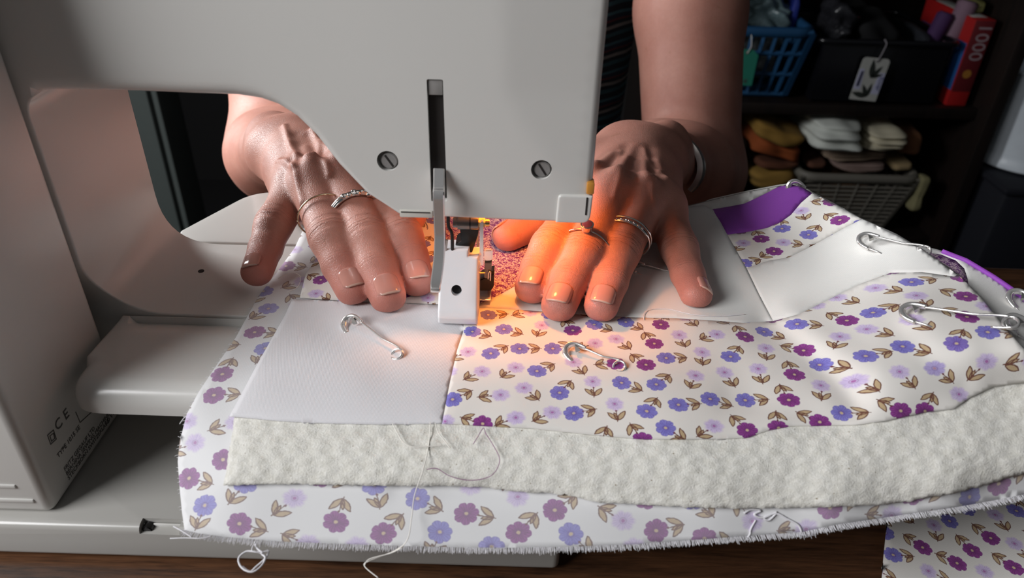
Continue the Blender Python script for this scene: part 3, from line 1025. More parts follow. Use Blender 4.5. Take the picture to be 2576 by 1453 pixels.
def sheet(name, poly, mat, off=0.0, thick=0.0006, step=9, puff=.0006, hf=H, fringe_noise=0.0, jit=0.0, parent=quilt, uvrot=0.0, edge_curl=0.0, bumps=0.0):
    """a cloth piece whose outline the photograph gives; it lies on the quilt's surface and has real thickness"""
    out = resample(poly, step)
    if jit: out = out + RNG.normal(0, jit, out.shape)
    lo_, hi_ = out.min(0), out.max(0)
    gx, gy = np.meshgrid(np.arange(lo_[0], hi_[0], step), np.arange(lo_[1], hi_[1], step))
    gx[1::2] += step / 2
    g = np.stack([gx.ravel(), gy.ravel()], 1)
    g = g[in_poly(g, out)]
    g = g[dist_poly(g, out) > step * .55]
    v, f, _ = cdt(out, g)
    z = hf(v) + off
    if puff:
        d = dist_poly(v, out)
        z = z + puff * (1 - np.exp(-(d / 22.0)))
    if bumps:
        z = z + bumps * (np.sin(v[:, 0] * .11 + np.sin(v[:, 1] * .07) * 2) * np.sin(v[:, 1] * .13 + 1.7) + .6 * np.sin(v[:, 0] * .31 + v[:, 1] * .23))
    P3 = PZa(v, z)
    U, Vv = P3[:, 0] * 1000, (P3[:, 1] + P3[:, 2] * 0.7) * 1000
    c, s = math.cos(uvrot), math.sin(uvrot)
    uv = np.stack([U * c - Vv * s, U * s + Vv * c], 1)
    o = mesh_obj(name, P3, [t[::-1] for t in f] if False else f, mat, parent, True, uv)
    # face up
    me = o.data
    if me.polygons[0].normal.z < 0: me.flip_normals()
    if thick:
        md = o.modifiers.new('thickness', 'SOLIDIFY'); md.thickness = thick; md.offset = -1
    return o

RIDGE = [(1690, 527), (1800, 500), (1880, 482), (1960, 467), (1990, 463), (2020, 470), (2045, 485), (2100, 513), (2170, 552), (2260, 592), (2330, 634), (2410, 690), (2470, 748), (2530, 825), (2600, 905), (2730, 1010)]
left_edge = [(770, 560), (742, 622), (700, 680), (650, 745), (592, 850), (540, 925), (500, 985), (470, 1040), (452, 1110), (447, 1160), (452, 1230), (458, 1290), (464, 1332)]
hem = [(500, 1341), (560, 1349), (700, 1361), (850, 1367), (1000, 1372), (1150, 1376), (1300, 1377), (1450, 1374), (1600, 1368), (1750, 1357), (1900, 1346), (2020, 1337), (2110, 1318), (2200, 1305), (2300, 1290), (2400, 1276), (2500, 1258), (2610, 1236), (2740, 1205)]
bat_bottom = [(560, 1221), (700, 1216), (850, 1219), (1000, 1222), (1120, 1221), (1230, 1226), (1300, 1236), (1420, 1243), (1500, 1262), (1600, 1268), (1750, 1276), (1900, 1278), (2100, 1275), (2250, 1267), (2400, 1240), (2500, 1214), (2610, 1180), (2740, 1140)]
top_bottom = [(577, 1046), (640, 1052), (700, 1058), (820, 1064), (960, 1067), (1112, 1064)]
top_bottom2 = [(1112, 1064), (1150, 1066), (1230, 1071), (1330, 1076), (1500, 1094), (1620, 1104), (1780, 1104), (1880, 1100), (1935, 1080), (1990, 1070), (2150, 1068), (2230, 1058), (2330, 1036), (2400, 1028), (2440, 1000), (2500, 972), (2610, 958), (2725, 1018)]
backing = sheet('backing', left_edge + hem + [(2742, 1120), (2730, 1020)] + RIDGE[::-1][1:] + [(1500, 525), (1000, 520)], M_FLORB, off=-.0026, step=13, puff=0, thick=.0004, uvrot=.35)
tag(backing, 'floral backing cloth with a frayed raw edge')
bat = sheet('batting', [(590, 1038), (582, 1100), (574, 1150), (566, 1200)] + bat_bottom + [(2730, 1020)] + RIDGE[::-1][1:-1] + [(1690, 540), (1500, 535), (1100, 530), (900, 560), (830, 650), (780, 770), (700, 900), (640, 990)], M_BATT, off=-.0008, step=9, puff=.0008, thick=.0014, jit=1.2, bumps=.00022)
tag(bat, 'fluffy cream cotton batting layer')

# ---- pieced top
seamA = [(1170, 770), (1165, 835), (1150, 880), (1132, 960), (1112, 1064)]
T = {}
T['white_patch'] = sheet('white_patch', [(735, 752), (850, 756), (1000, 762), (1100, 766)] + seamA + top_bottom[::-1][1:] + [(610, 985), (650, 910), (690, 840), (718, 790)], M_WHITE, uvrot=.5, off=.0006)
T['f1'] = sheet('floral_patch', [(755, 750), (770, 692), (812, 630), (870, 540), (1000, 530), (1110, 535), (1120, 640), (1150, 700), (1170, 770), (1100, 766), (1000, 762), (850, 756)], M_FLOR2, uvrot=0.2, off=.0006)
T['conf'] = sheet('confetti_patch', [(1110, 535), (1200, 530), (1340, 535), (1420, 560), (1400, 640), (1330, 690), (1302, 716), (1262, 738), (1208, 764), (1170, 770), (1150, 700), (1120, 640)], M_CONF, uvrot=0.1, off=.0006)
tag(T['conf'], 'purple patch flecked with cream')
lowW2 = [(1170, 771), (1300, 778), (1480, 792), (1600, 798), (1700, 800), (1800, 806), (1870, 812), (1945, 807)]
T['w2'] = sheet('white_patch', [(1170, 771), (1208, 764), (1262, 738), (1302, 716), (1330, 690), (1400, 640), (1420, 560), (1500, 530), (1690, 528), (1730, 518), (1770, 516), (1800, 530), (1830, 590), (1878, 674), (1910, 740), (1945, 807)] + lowW2[::-1][1:], M_CREAM, uvrot=.15, off=.0006)
f2top = [(1945, 807), (2010, 790), (2080, 755), (2160, 715), (2240, 686), (2320, 684), (2400, 695)]
T['f2'] = sheet('floral_patch', seamA + top_bottom2[1:] + [(2600, 905), (2530, 825), (2470, 748), (2412, 692)] + f2top[::-1] + lowW2[::-1][1:], M_FLOR, uvrot=.1, off=.0006)
T['w3'] = sheet('white_patch', [(1878, 674), (1935, 655), (1985, 647), (2030, 625), (2070, 603), (2120, 575), (2168, 551), (2260, 592), (2330, 634), (2408, 690)] + f2top[::-1] + [(1910, 740)], M_CREAM, uvrot=.3, off=.0006)
T['f3'] = sheet('floral_patch', [(1830, 590), (1880, 583), (1930, 573), (1965, 558), (1990, 540), (2015, 510), (2043, 486), (2100, 513), (2168, 551), (2120, 575), (2070, 603), (2030, 625), (1985, 647), (1935, 655), (1878, 674)], M_FLOR2, uvrot=.5, off=.0006)
T['p'] = sheet('purple_patch', [(1786, 527), (1830, 520), (1872, 512), (1915, 492), (1960, 469), (1990, 464), (2020, 471), (2043, 486), (2015, 510), (1990, 540), (1965, 558), (1930, 573), (1880, 583), (1830, 590), (1812, 560)], M_PURP, off=.0006)
tag(T['p'], 'solid purple tone-on-tone patch')
T['w4'] = sheet('white_patch', [(1690, 528), (1800, 501), (1880, 483), (1960, 468), (1915, 492), (1872, 512), (1830, 520), (1786, 527), (1770, 516), (1730, 518)], M_CREAM, off=.0006)

# cloth carrying on over the ridge, out of sight
rp = resample(RIDGE, 14, False)
top3 = PZa(rp, H(rp) - .0004)
prof_ = [(0, 0), (.004, -.0012), (.008, -.005), (.0105, -.012), (.011, -.022)]
V = []; UV = []
for p in top3:
    for dy, dz in prof_:
        if p[0] < .103: dy, dz = dy * .12, dz * .12
        V.append((p[0] + dy * .3, p[1] + dy, max(p[2] + dz, .0008 if p[0] < .103 else -1))); UV.append(((p[0]) * 1000, (p[1] + dy - dz) * 1000))
k = len(prof_)
Fc = [(i * k + j, (i + 1) * k + j, (i + 1) * k + j + 1, i * k + j + 1) for i in range(len(top3) - 1) for j in range(k - 1)]
mesh_obj('turned_fold', V, Fc, M_CREAM, quilt, True, UV)

# second fold behind, at the right
S2 = [(2262, 600), (2330, 622), (2370, 632), (2430, 655), (2500, 697), (2560, 738), (2610, 775), (2740, 880)]
R2 = [(2600, 905), (2530, 828), (2470, 750), (2412, 693), (2335, 640)]
low2 = [(2600, 930), (2530, 850), (2460, 770), (2400, 715), (2330, 660)]
T['q1'] = sheet('purple_patch', [(2264, 612), (2300, 625), (2340, 636), (2338, 655), (2350, 672), (2390, 700), (2330, 680), (2290, 645)], M_PURP, hf=H2, puff=.0004)
T['q2'] = sheet('confetti_patch', [(2340, 636), (2368, 640), (2405, 655), (2426, 675), (2434, 700), (2440, 745), (2400, 720), (2350, 672), (2338, 655)], M_CONF, hf=H2, puff=.0004)
T['q3'] = sheet('white_patch', [(2262, 602), (2330, 620), (2370, 630), (2432, 656), (2500, 700), (2560, 742), (2612, 780), (2742, 885), (2735, 1040), (2612, 960), (2530, 870), (2440, 760), (2434, 700), (2426, 675), (2405, 655), (2368, 640), (2300, 625)], M_CREAM, hf=H2, puff=.0006)
e3 = PZa(resample(S2[2:], 14, False), H2(resample(S2[2:], 14, False)) + .0004)
tube_obj('purple_binding', e3, .0011, M_PURP, quilt, 8)
rp2 = resample(S2, 14, False); t2 = PZa(rp2, H2(rp2)); V = []
for p in t2:
    for dy, dz in prof_: V.append((p[0] + dy * .3, p[1] + dy, p[2] + dz * 1.6))
mesh_obj('turned_fold', V, [(i * k + j, (i + 1) * k + j, (i + 1) * k + j + 1, i * k + j + 1) for i in range(len(t2) - 1) for j in range(k - 1)], M_CREAM, quilt, True)

# corner of the backing lying on the table at the lower right
def Hflat(P): 
    P = np.atleast_2d(P); return np.full(len(P), -.0600) + .0012 * np.sin(P[:, 0] * .012)
cr = sheet('backing_corner', [(2236, 1285), (2228, 1340), (2222, 1400), (2216, 1475), (2640, 1475), (2640, 1180), (2420, 1200)], floral('floral_backing_face', 0.0, rot=.6, pitch=12.5, seed=9.0), hf=Hflat, puff=0, step=16)
tag(cr, 'corner of the floral cloth lying in shade on the table')

# stitching along the seams
def seam_thread(name, pts, mat, r=.00018, off=.0012):
    q = resample(pts, 6, False)
    return tube_obj(name, PZa(q, H(q) + off), r, mat, quilt, 5)
seam_thread('seam_stitching', seamA[1:], plain('tan_thread', (.45, .26, .14), .8), .00022, .0004)

# frayed hem: a row of cut thread ends (nobody could count them)
hq = resample(left_edge[-1:] + hem, 2.3, False)
hz = H(hq) - .0026
h3 = PZa(hq, hz)
tg = np.gradient(h3, axis=0); tg /= np.linalg.norm(tg, axis=1)[:, None]
V = []; Fc = []
for p, t in zip(h3, tg):
    for rep in range(2):
        o_ = np.cross(t, [0, 0, 1]); o_ /= np.linalg.norm(o_)
        if o_[1] > 0: o_ = -o_
        L = random.uniform(.0018, .0030) * (1.25 if random.random() < .06 else 1)
        side = t * random.gauss(0, .00022)
        b0 = p - o_ * .0005 + t * random.gauss(0, .0002)
        pts = [b0, b0 + o_ * L * .5 + side * .5 + np.array([0, 0, -.0001]), b0 + o_ * L + side + np.array([0, 0, -.0004 * random.random()])]
        v_, f_ = tube_data(pts, [.00010, .00009, .00006], 3, False, off=len(V))
        V += v_; Fc += f_
fr = mesh_obj('frayed_hem', V, Fc, M_THREADW, quilt)
fr['kind'] = 'stuff'
le = resample(left_edge[3:], 9, False); l3 = PZa(le, H(le) - .0026); V = []; Fc = []
for p in l3:
    if random.random() < .55:
        d_ = np.array([-1, random.gauss(0, .5), .1]); L = random.uniform(.0005, .0016)
        v_, f_ = tube_data([p + [.0004, 0, 0], p + d_ * L * .6, p + d_ * L + [0, 0, -.0003]], [.0001, .0001, .00006], 3, False, off=len(V)); V += v_; Fc += f_
fr2 = mesh_obj('frayed_side', V, Fc, M_THREADW, quilt); fr2['kind'] = 'stuff'

# ================================================================ PERSON (arms and hands as one continuous surface)
def W(px, py, z): return PZ(px, py, z)
CORE, FING = [], []            # primitives: (a, b, ra, rb, k)
def cap(lst, a, b, ra, rb, k=.006): lst.append((np.array(a, float), np.array(b, float), ra, rb, k))
FINGERS = []                   # name, [tip, dip, pip, mcp], radii, nail side

def finger(pts, rad, root=None, fat=.0012):
    """pts tip, dip, pip, mcp (photo px, py, height); rad at each"""
    J = [W(*p) if len(p) == 3 and p[0] > 5 else np.array(p) for p in pts]
    lst = []
    for i in range(3):
        a, b = J[i], J[i + 1]
        ax = (b - a) / np.linalg.norm(b - a)
        lat = np.cross(ax, [0, 0, 1.0]); lat /= np.linalg.norm(lat)
        for s in (-1, 1):
            cap(lst, a + lat * s * fat, b + lat * s * fat, rad[i], rad[i + 1], .0022)
    # knuckle swelling
    ax = (J[3] - J[2]) / np.linalg.norm(J[3] - J[2])
    cap(lst, J[2] - ax * .003, J[2] + ax * .003, rad[2] + .0007, rad[2] + .0007, .003)
    # root: runs on into the hand
    if root is not None: cap(lst, J[3], root, rad[3], rad[3] * 1.05, .004)
    FING.append(lst)
    FINGERS.append((J, rad, fat))
    return J

# image-right hand (the person's left)
Rw = np.array([.0715, .1180, .0190])                     # wrist centre
Ri = finger([(1338, 724, .0110), (1357, 676, .0140), (1390, 622, .0190), (1490, 480, .0255)], [.0065, .0073, .0086, .0102], Rw * .4 + W(1490, 480, .025) * .6)
Rm = finger([(1406, 768, .0110), (1430, 708, .0145), (1470, 636, .0200), (1545, 492, .0280)], [.0065, .0073, .0087, .0105], Rw * .4 + W(1545, 492, .027) * .6)
Rr = finger([(1512, 770, .0110), (1532, 710, .0140), (1558, 630, .0190), (1618, 508, .0260)], [.0062, .0069, .0082, .0102], Rw * .4 + W(1618, 508, .025) * .6)
Rp = finger([(1752, 742, .0110), (1730, 690, .0122), (1708, 622, .0155), (1665, 520, .0215)], [.0058, .0063, .0072, .0092], Rw * .4 + W(1665, 520, .021) * .6)
Rt = finger([(1276, 596, .0110), (1335, 562, .0125), (1420, 500, .0140), (1500, 430, .0160)], [.0066, .0086, .0104, .0135], Rw * .5 + W(1500, 430, .016) * .5, fat=.0010)
# image-left hand (the person's right)
Lw = np.array([-.1250, .1130, .0200])
Lp = finger([(646, 684, .0085), (668, 625, .0110), (690, 562, .0165), (748, 468, .0225)], [.0060, .0065, .0074, .0092], Lw * .4 + W(748, 468, .022) * .6)
Lr = finger([(888, 728, .0110), (858, 668, .0150), (832, 594, .0205), (790, 468, .0270)], [.0064, .0071, .0085, .0103], Lw * .4 + W(790, 468, .026) * .6)
Lm = finger([(976, 746, .0110), (948, 675, .0160), (922, 596, .0210), (856, 452, .0290)], [.0067, .0075, .0089, .0106], Lw * .4 + W(856, 452, .028) * .6)
Li = finger([(1050, 708, .0110), (1030, 645, .0150), (1008, 595, .0190), (930, 455, .0265)], [.0064, .0072, .0086, .0104], Lw * .4 + W(930, 455, .026) * .6)
Lt = finger([(1030, 545, .0110), (985, 500, .0125), (930, 430, .0145), (860, 380, .0165)], [.0078, .0090, .0106, .0130], Lw * .5 + W(860, 380, .017) * .5, fat=.0010)

def palm(Jm, Jr, Ji, Jp, Jt, wr, side):
    for J, r0 in ((Ji, .0108), (Jm, .0112), (Jr, .0106), (Jp, .0096)):
        m = J[3]
        e_ = wr + (m - wr) * .12 + np.array([0, 0, .001])
        lat = (m - wr) * .38
        c = wr * .62 + m * .38
        cap(CORE, m + np.array([0, 0, -.002]), c + np.array([0, 0, -.001]), r0, .0135, .010)
        cap(CORE, c + np.array([0, 0, -.001]), e_, .0135, .0150, .010)
        cap(CORE, m + np.array([0, 0, .0022]), m + np.array([0, 0, .0010]), .0082, .0082, .005)
        cap(CORE, m + np.array([0, 0, -.010]), c + np.array([0, 0, -.008]), .0085, .012, .010)
    cap(CORE, Jp[3] * .8 + wr * .2 + np.array([0, 0, -.006]), wr + np.array([0, 0, -.003]), .0100, .0140, .012)   # outer edge of the hand
    cap(CORE, Jt[3], wr * .8 + Jt[3] * .2, .0150, .0155, .012)                                                 # ball of the thumb
palm(Rm, Rr, Ri, Rp, Rt, Rw, 1)
palm(Lm, Lr, Li, Lp, Lt, Lw, -1)

RE = np.array([.1480, .2950, -.066]); RS = np.array([.1330, .4450, .190])
LE = np.array([-.1880, .2750, -.052]); LS = np.array([-.205, .440, .190])
def limb(wr, el, sh, hx):
    ax = (el - wr) / np.linalg.norm(el - wr)
    lat = np.cross(ax, [0, 0, 1.0]); lat /= np.linalg.norm(lat)
    for s in (-1, 1):
        cap(CORE, wr + lat * s * .0115, wr + ax * .045 + lat * s * .0105, .0165, .0185, .010)
        cap(CORE, wr + ax * .045 + lat * s * .0105, wr + ax * .12 + lat * s * .011, .0185, .0290, .012)
        cap(CORE, wr + ax * .12 + lat * s * .011, el + lat * s * .008, .0290, .0350, .014)
    cap(CORE, el, el * .55 + sh * .45, .0385, .0435, .016)
    cap(CORE, el * .55 + sh * .45, el * .1 + sh * .9, .0435, .040, .014)
limb(Rw, RE, RS, 1)
limb(Lw, LE, LS, -1)
# knob of the wrist bones
cap(CORE, Rw + np.array([.018, .016, .006]), Rw + np.array([.018, .017, .006]), .009, .009, .012)
cap(CORE, Lw + np.array([-.018, .014, .004]), Lw + np.array([-.018, .016, .004]), .010, .010, .012)
# shoulders joined across inside the blouse
ms = (RS + LS) / 2 + np.array([0, .07, .03])
cap(CORE, RS, ms, .034, .030, .01); cap(CORE, LS, ms, .034, .030, .01)

# ---- sparse signed distance field and surface nets
HV = 0.00098
def seg_d(P, a, b, ra, rb):
    ab = b - a
    t = np.clip((P - a) @ ab / (ab @ ab + 1e-15), 0, 1)
    q = P - a - t[:, None] * ab
    return np.sqrt((q * q).sum(1)) - (ra + (rb - ra) * t)
def smin(a, b, k):
    h = np.clip(k - np.abs(a - b), 0, None) / k
    return np.minimum(a, b) - h * h * k * .25
allp = CORE + [p for l in FING for p in l]
BL = 8
bs = HV * BL
lo_ = np.min([np.minimum(p[0], p[1]) - max(p[2], p[3]) for p in allp], 0) - .012
hi_ = np.max([np.maximum(p[0], p[1]) + max(p[2], p[3]) for p in allp], 0) + .012
nb = np.ceil((hi_ - lo_) / bs).astype(int)
gi = np.stack(np.meshgrid(*[np.arange(k) for k in nb], indexing='ij'), -1).reshape(-1, 3)
gc = lo_ + (gi + .5) * bs
dmin = np.full(len(gc), 1.0)
for p in allp: dmin = np.minimum(dmin, seg_d(gc, *p[:4]))
keep = (dmin < bs * .87 + .017) & (dmin > -bs * .87 - .003)
gi, gc = gi[keep], gc[keep]
nblk = len(gi)
lg = np.stack(np.meshgrid(*[np.arange(BL + 1)] * 3, indexing='ij'), -1).reshape(-1, 3)
Dcore = np.full((nblk, len(lg)), .05)
def add(D, p):
    near2 = np.where(seg_d(gc, *p[:4]) < bs * .87 + p[4] + .022)[0]
    if not len(near2): return
    pts = lo_ + (gi[near2][:, None, :] * BL + lg[None]) * HV
    d = seg_d(pts.reshape(-1, 3), *p[:4]).reshape(len(near2), -1)
    D[near2] = smin(D[near2], d, p[4])
for p in CORE: add(Dcore, p)
Dall = Dcore.copy()
for l in FING:
    Df = np.full_like(Dcore, .05)
    for p in l: add(Df, p)
    Dall = smin(Dall, smin(Dcore, Df, .008), .0006)
Dg = Dall.reshape(nblk, BL + 1, BL + 1, BL + 1)
neg = Dg < 0
cnt = sum(neg[:, i:BL + i, j:BL + j, k:BL + k].astype(np.int8) for i in (0, 1) for j in (0, 1) for k in (0, 1))
act = (cnt > 0) & (cnt < 8)
bi, ci, cj, ck = np.where(act)
acc = np.zeros((len(bi), 3)); na = np.zeros(len(bi))
for ax_ in range(3):
    for o1 in (0, 1):
        for o2 in (0, 1):
            off = [o1, o2]; off.insert(ax_, 0)
            a = Dg[bi, ci + off[0], cj + off[1], ck + off[2]]
            off2 = list(off); off2[ax_] = 1
            b = Dg[bi, ci + off2[0], cj + off2[1], ck + off2[2]]
            m_ = (a < 0) != (b < 0)
            t = np.where(m_, a / (a - b + 1e-20), 0)
            pt = np.tile(np.array(off, float), (len(bi), 1)); pt[:, ax_] = t
            acc += pt * m_[:, None]; na += m_
cell = gi[bi] * BL + np.stack([ci, cj, ck], 1)
BV = lo_ + (cell + acc / na[:, None]) * HV
dim = nb * BL + 2
def key(c): return (c[..., 0].astype(np.int64) * dim[1] + c[..., 1]) * dim[2] + c[..., 2]
ks = key(cell)
order = np.argsort(ks); kso = ks[order]
quads = []
for ax_ in range(3):
    sl_a = [slice(None)] + [slice(0, BL)] * 3
    a = neg[:, :BL, :BL, :BL]
    s2 = [slice(None), slice(0, BL), slice(0, BL), slice(0, BL)]; s2[ax_ + 1] = slice(1, BL + 1)
    b = neg[tuple(s2)]
    e_ = np.argwhere(a != b)
    flip = a[tuple(e_.T)]
    base_c = gi[e_[:, 0]] * BL + e_[:, 1:]
    u_, v_ = [(1, 2), (2, 0), (0, 1)][ax_]
    du = np.zeros(3, int); du[u_] = 1
    dv = np.zeros(3, int); dv[v_] = 1
    q = np.stack([base_c, base_c - du, base_c - du - dv, base_c - dv], 1)
    kq = key(q)
    ix = np.searchsorted(kso, kq); ix = np.clip(ix, 0, len(kso) - 1)
    ok = (kso[ix] == kq).all(1)
    vi = order[ix]
    vi[flip] = vi[flip]
    vi[~flip] = vi[~flip][:, ::-1]
    quads.append(vi[ok])
quads = np.concatenate(quads)
ed = np.concatenate([quads[:, [0, 1]], quads[:, [1, 2]], quads[:, [2, 3]], quads[:, [3, 0]]])
deg = np.bincount(ed.ravel(), minlength=len(BV)).astype(float)
def relax(V, n, lam=.5):
    for _ in range(n):
        s = np.zeros_like(V)
        for c in range(3):
            s[:, c] = np.bincount(ed[:, 0], V[ed[:, 1], c], len(V)) + np.bincount(ed[:, 1], V[ed[:, 0], c], len(V))
        V = V + lam * (s / deg[:, None] - V)
    return V
BV = relax(BV, 3)
def vnormals(V):
    n = np.cross(V[quads[:, 2]] - V[quads[:, 0]], V[quads[:, 3]] - V[quads[:, 1]])
    out = np.zeros_like(V)
    for j in range(4):
        for c in range(3): out[:, c] += np.bincount(quads[:, j], n[:, c], len(V))
    return out / (np.linalg.norm(out, axis=1)[:, None] + 1e-20)
NV = vnormals(BV)
# ---- relief of the hands' backs: tendons, veins, knuckle dimples
upm = np.clip((NV[:, 2] - .05) / .5, 0, 1)
disp = np.zeros(len(BV))
def ridge(pts, A, wd, zref=.034):
    global disp
    Q = np.array([W(p[0], p[1], zref)[:2] if p[0] > 5 else p[:2] for p in pts])
    lo2, hi2 = Q.min(0) - .02, Q.max(0) + .02
    m_ = (BV[:, 0] > lo2[0]) & (BV[:, 0] < hi2[0]) & (BV[:, 1] > lo2[1]) & (BV[:, 1] < hi2[1]) & (BV[:, 2] > 0.006)
    if not m_.any(): return
    d = dist_poly(BV[m_][:, :2], Q, False)
    disp[m_] += A * np.exp(-(d / wd) ** 2) * upm[m_]
for J, wr in ((Ri, Rw), (Rm, Rw), (Rr, Rw), (Rp, Rw), (Li, Lw), (Lm, Lw), (Lr, Lw), (Lp, Lw)):
    m_ = J[3]
    ridge([tuple(m_[:2]), tuple((m_ * .66 + wr * .34)[:2])], .0010, .0030)
    ridge([tuple(m_[:2]), tuple((m_ * .98 + wr * .02)[:2])], .0013, .0050)
for pair in ((Ri, Rm, Rw), (Rm, Rr, Rw), (Rr, Rp, Rw), (Li, Lm, Lw), (Lm, Lr, Lw), (Lr, Lp, Lw)):
    a = (pair[0][3] + pair[1][3]) / 2
    ridge([tuple(a[:2]), tuple((a * .5 + pair[2] * .5)[:2])], -.0013, .0034)
VEINS = [[(720, 345), (735, 385), (752, 410), (745, 440), (752, 470), (758, 488)], [(752, 410), (772, 430), (800, 428), (822, 440), (830, 455)], [(790, 360), (815, 385), (835, 410), (860, 425)], [(835, 410), (850, 400), (872, 420), (900, 440)],
         [(700, 400), (725, 420), (745, 440)], [(800, 428), (805, 395), (790, 360)],
         [(1600, 420), (1592, 450), (1560, 470), (1545, 500)], [(1592, 450), (1625, 475), (1645, 470)], [(1560, 395), (1545, 430), (1520, 455)], [(1655, 440), (1640, 480), (1650, 505)], [(1620, 395), (1640, 430), (1655, 440)]]
for v_ in VEINS: ridge(smooth_path([(*p, 0) for p in v_], 4)[:, :2], .0014 if v_[0][0] < 1200 else .0006, .0015)
BV = BV + NV * disp[:, None]
BV = relax(BV, 1, .3)
# the hands press on cloth and table: nothing sinks below what carries it
m_ = np.where((BV[:, 2] < .03) & (BV[:, 1] < .13))[0]
rel = BV[m_] - CAM; wz = rel @ _f
pxy = np.stack([1288 + FPX * (rel @ _r) / wz, 726.5 - FPX * (rel @ _u) / wz], 1)
on_q = in_poly(pxy, np.array(left_edge + hem + [(2730, 1020)] + RIDGE[::-1][1:] + [(1500, 525), (1300, 440), (900, 440)]))
sup = np.where(on_q, H(np.clip(pxy, [400, 520], [2600, 1400])) + .0023, .0006)
sup = np.where(BV[m_][:, 1] > .118, -1, sup)
BV[m_, 2] = np.maximum(BV[m_, 2], sup)
# ---- attributes for the skin's creases and red fingertips
pip = np.full(len(BV), 99.0); dip = np.full(len(BV), 99.0); tip = np.zeros(len(BV)); best = np.full(len(BV), 1.0)
for (J, rad, fat) in FINGERS:
    m_ = np.where((np.abs(BV - (J[0] + J[2]) / 2) < .05).all(1))[0]
    P_ = BV[m_]
    sk = np.minimum(seg_d(P_, J[0], J[1], 0, 0), np.minimum(seg_d(P_, J[1], J[2], 0, 0), seg_d(P_, J[2], J[3], 0, 0)))
    b_ = sk < best[m_]
    m_, P_ = m_[b_], P_[b_]
    best[m_] = sk[b_]
    a1 = (J[0] - J[3]) / np.linalg.norm(J[0] - J[3])
    a0 = (J[0] - J[2]) / np.linalg.norm(J[0] - J[2])
    pip[m_] = (P_ - J[2]) @ a1 * 1000
    dip[m_] = (P_ - J[1]) @ a0 * 1000
    tip[m_] = np.exp(-(np.linalg.norm(P_ - J[0], axis=1) / .016) ** 2)
far = best > .014
pip[far] = 99; dip[far] = 99
dors = np.clip(NV[:, 2] * 1.6 + .2, 0, 1)
# knuckle folds as real relief where the mesh can carry them
near = np.abs(pip) < 9
BV[near] += NV[near] * (-(.00030 * np.exp(-((np.abs(pip[near]) - 3.4) / 1.0) ** 2)) * dors[near])[:, None]
me = bpy.data.meshes.new('person')
me.vertices.add(len(BV)); me.vertices.foreach_set('co', BV.astype(np.float32).ravel())
me.loops.add(quads.size); me.loops.foreach_set('vertex_index', quads.astype(np.int32).ravel())
me.polygons.add(len(quads)); me.polygons.foreach_set('loop_start', np.arange(0, quads.size, 4, dtype=np.int32))
me.update(calc_edges=True)
me.shade_smooth()
for k_, a_ in (('pip', pip), ('dip', dip), ('tip', tip), ('dors', dors)):
    at = me.attributes.new(k_, 'FLOAT', 'POINT'); at.data.foreach_set('value', a_.astype(np.float32))
me.materials.append(M_SKIN)
person = bpy.data.objects.new('person', me)
COL.objects.link(person)
tag(person, 'person in a dark striped top, both hands flat, guiding the quilt under the needle', 'person')

# ---- fingernails
def nail(J, rad, fat, wide=.0060, length=.0105, roll=0.0, lift=.0011, base_off=None):
    a = (J[0] - J[1]) / np.linalg.norm(J[0] - J[1])
    up = np.array([0, 0, 1.0]); up = up - a * (up @ a); up /= np.linalg.norm(up)
    lat = np.cross(a, up)
    c, s = math.cos(roll), math.sin(roll)
    up, lat = up * c + lat * s, lat * c - up * s
    r = rad[0]
    nu, nv = 15, 11
    V = []; Ft = []; Fn = []
    half = wide / (r + fat * .6)
    for i in range(nu):
        u_ = i / (nu - 1)
        # position along the finger: from the cuticle to just past the pad
        x = -length * .62 + length * u_
        wsc = math.sqrt(max(0.0, 1 - (max(0, .22 - u_) / .24) ** 2)) * math.sqrt(max(0.0, 1 - (max(0, u_ - .80) / .26) ** 2))
        for j in range(nv):
            th = (j / (nv - 1) * 2 - 1) * half * wsc
            tipd = -.0006 * (th / half) ** 2 * max(0, (u_ - .8) / .2)
            xx = x + tipd
            end = max(0.0, xx / r)
            rr_ = r * math.sqrt(max(.05, 1 - (min(.80, end)) ** 2)) + lift + .0004 * u_
            rr_ = r * (1 - .10 * max(0, end)) * (1 if end < .25 else math.sqrt(max(.35, 1 - (end - .25) ** 2 * .9))) + lift
            p = J[0] + a * xx + up * rr_ * math.cos(th) + lat * (rr_ * math.sin(th) + fat * math.sin(th) * 1.1)
            p = p - up * (.0007 * abs(th / half) ** 4)
            V.append(p)
    for i in range(nu - 1):
        for j in range(nv - 1):
            f = (i * nv + j, i * nv + j + 1, (i + 1) * nv + j + 1, (i + 1) * nv + j)
            Fn.append(f)
    o = mesh_obj('fingernail', V, Fn, M_NAIL, person)
    o.data.materials.append(M_NAILT)
    for p in o.data.polygons:
        if p.index // (nv - 1) >= nu - 2: p.material_index = 1
    if o.data.polygons[20].normal.dot(Vector(up)) < 0: o.data.flip_normals()
    md = o.modifiers.new('thickness', 'SOLIDIFY'); md.thickness = .0006; md.offset = -1
    return o
for (J, rad, fat), (wd_, ln, rl) in zip(FINGERS, [(.0044, .0100, .12), (.0046, .0104, .05), (.0044, .0100, -0.05), (.0037, .0084, -.7), (.0050, .0110, 1.2), (.0038, .0084, .3), (.0045, .0102, .0), (.0047, .0106, .0), (.0045, .0100, -.05), (.0050, .0110, -1.2)]):
    nail(J, rad, fat, wd_, ln, rl)

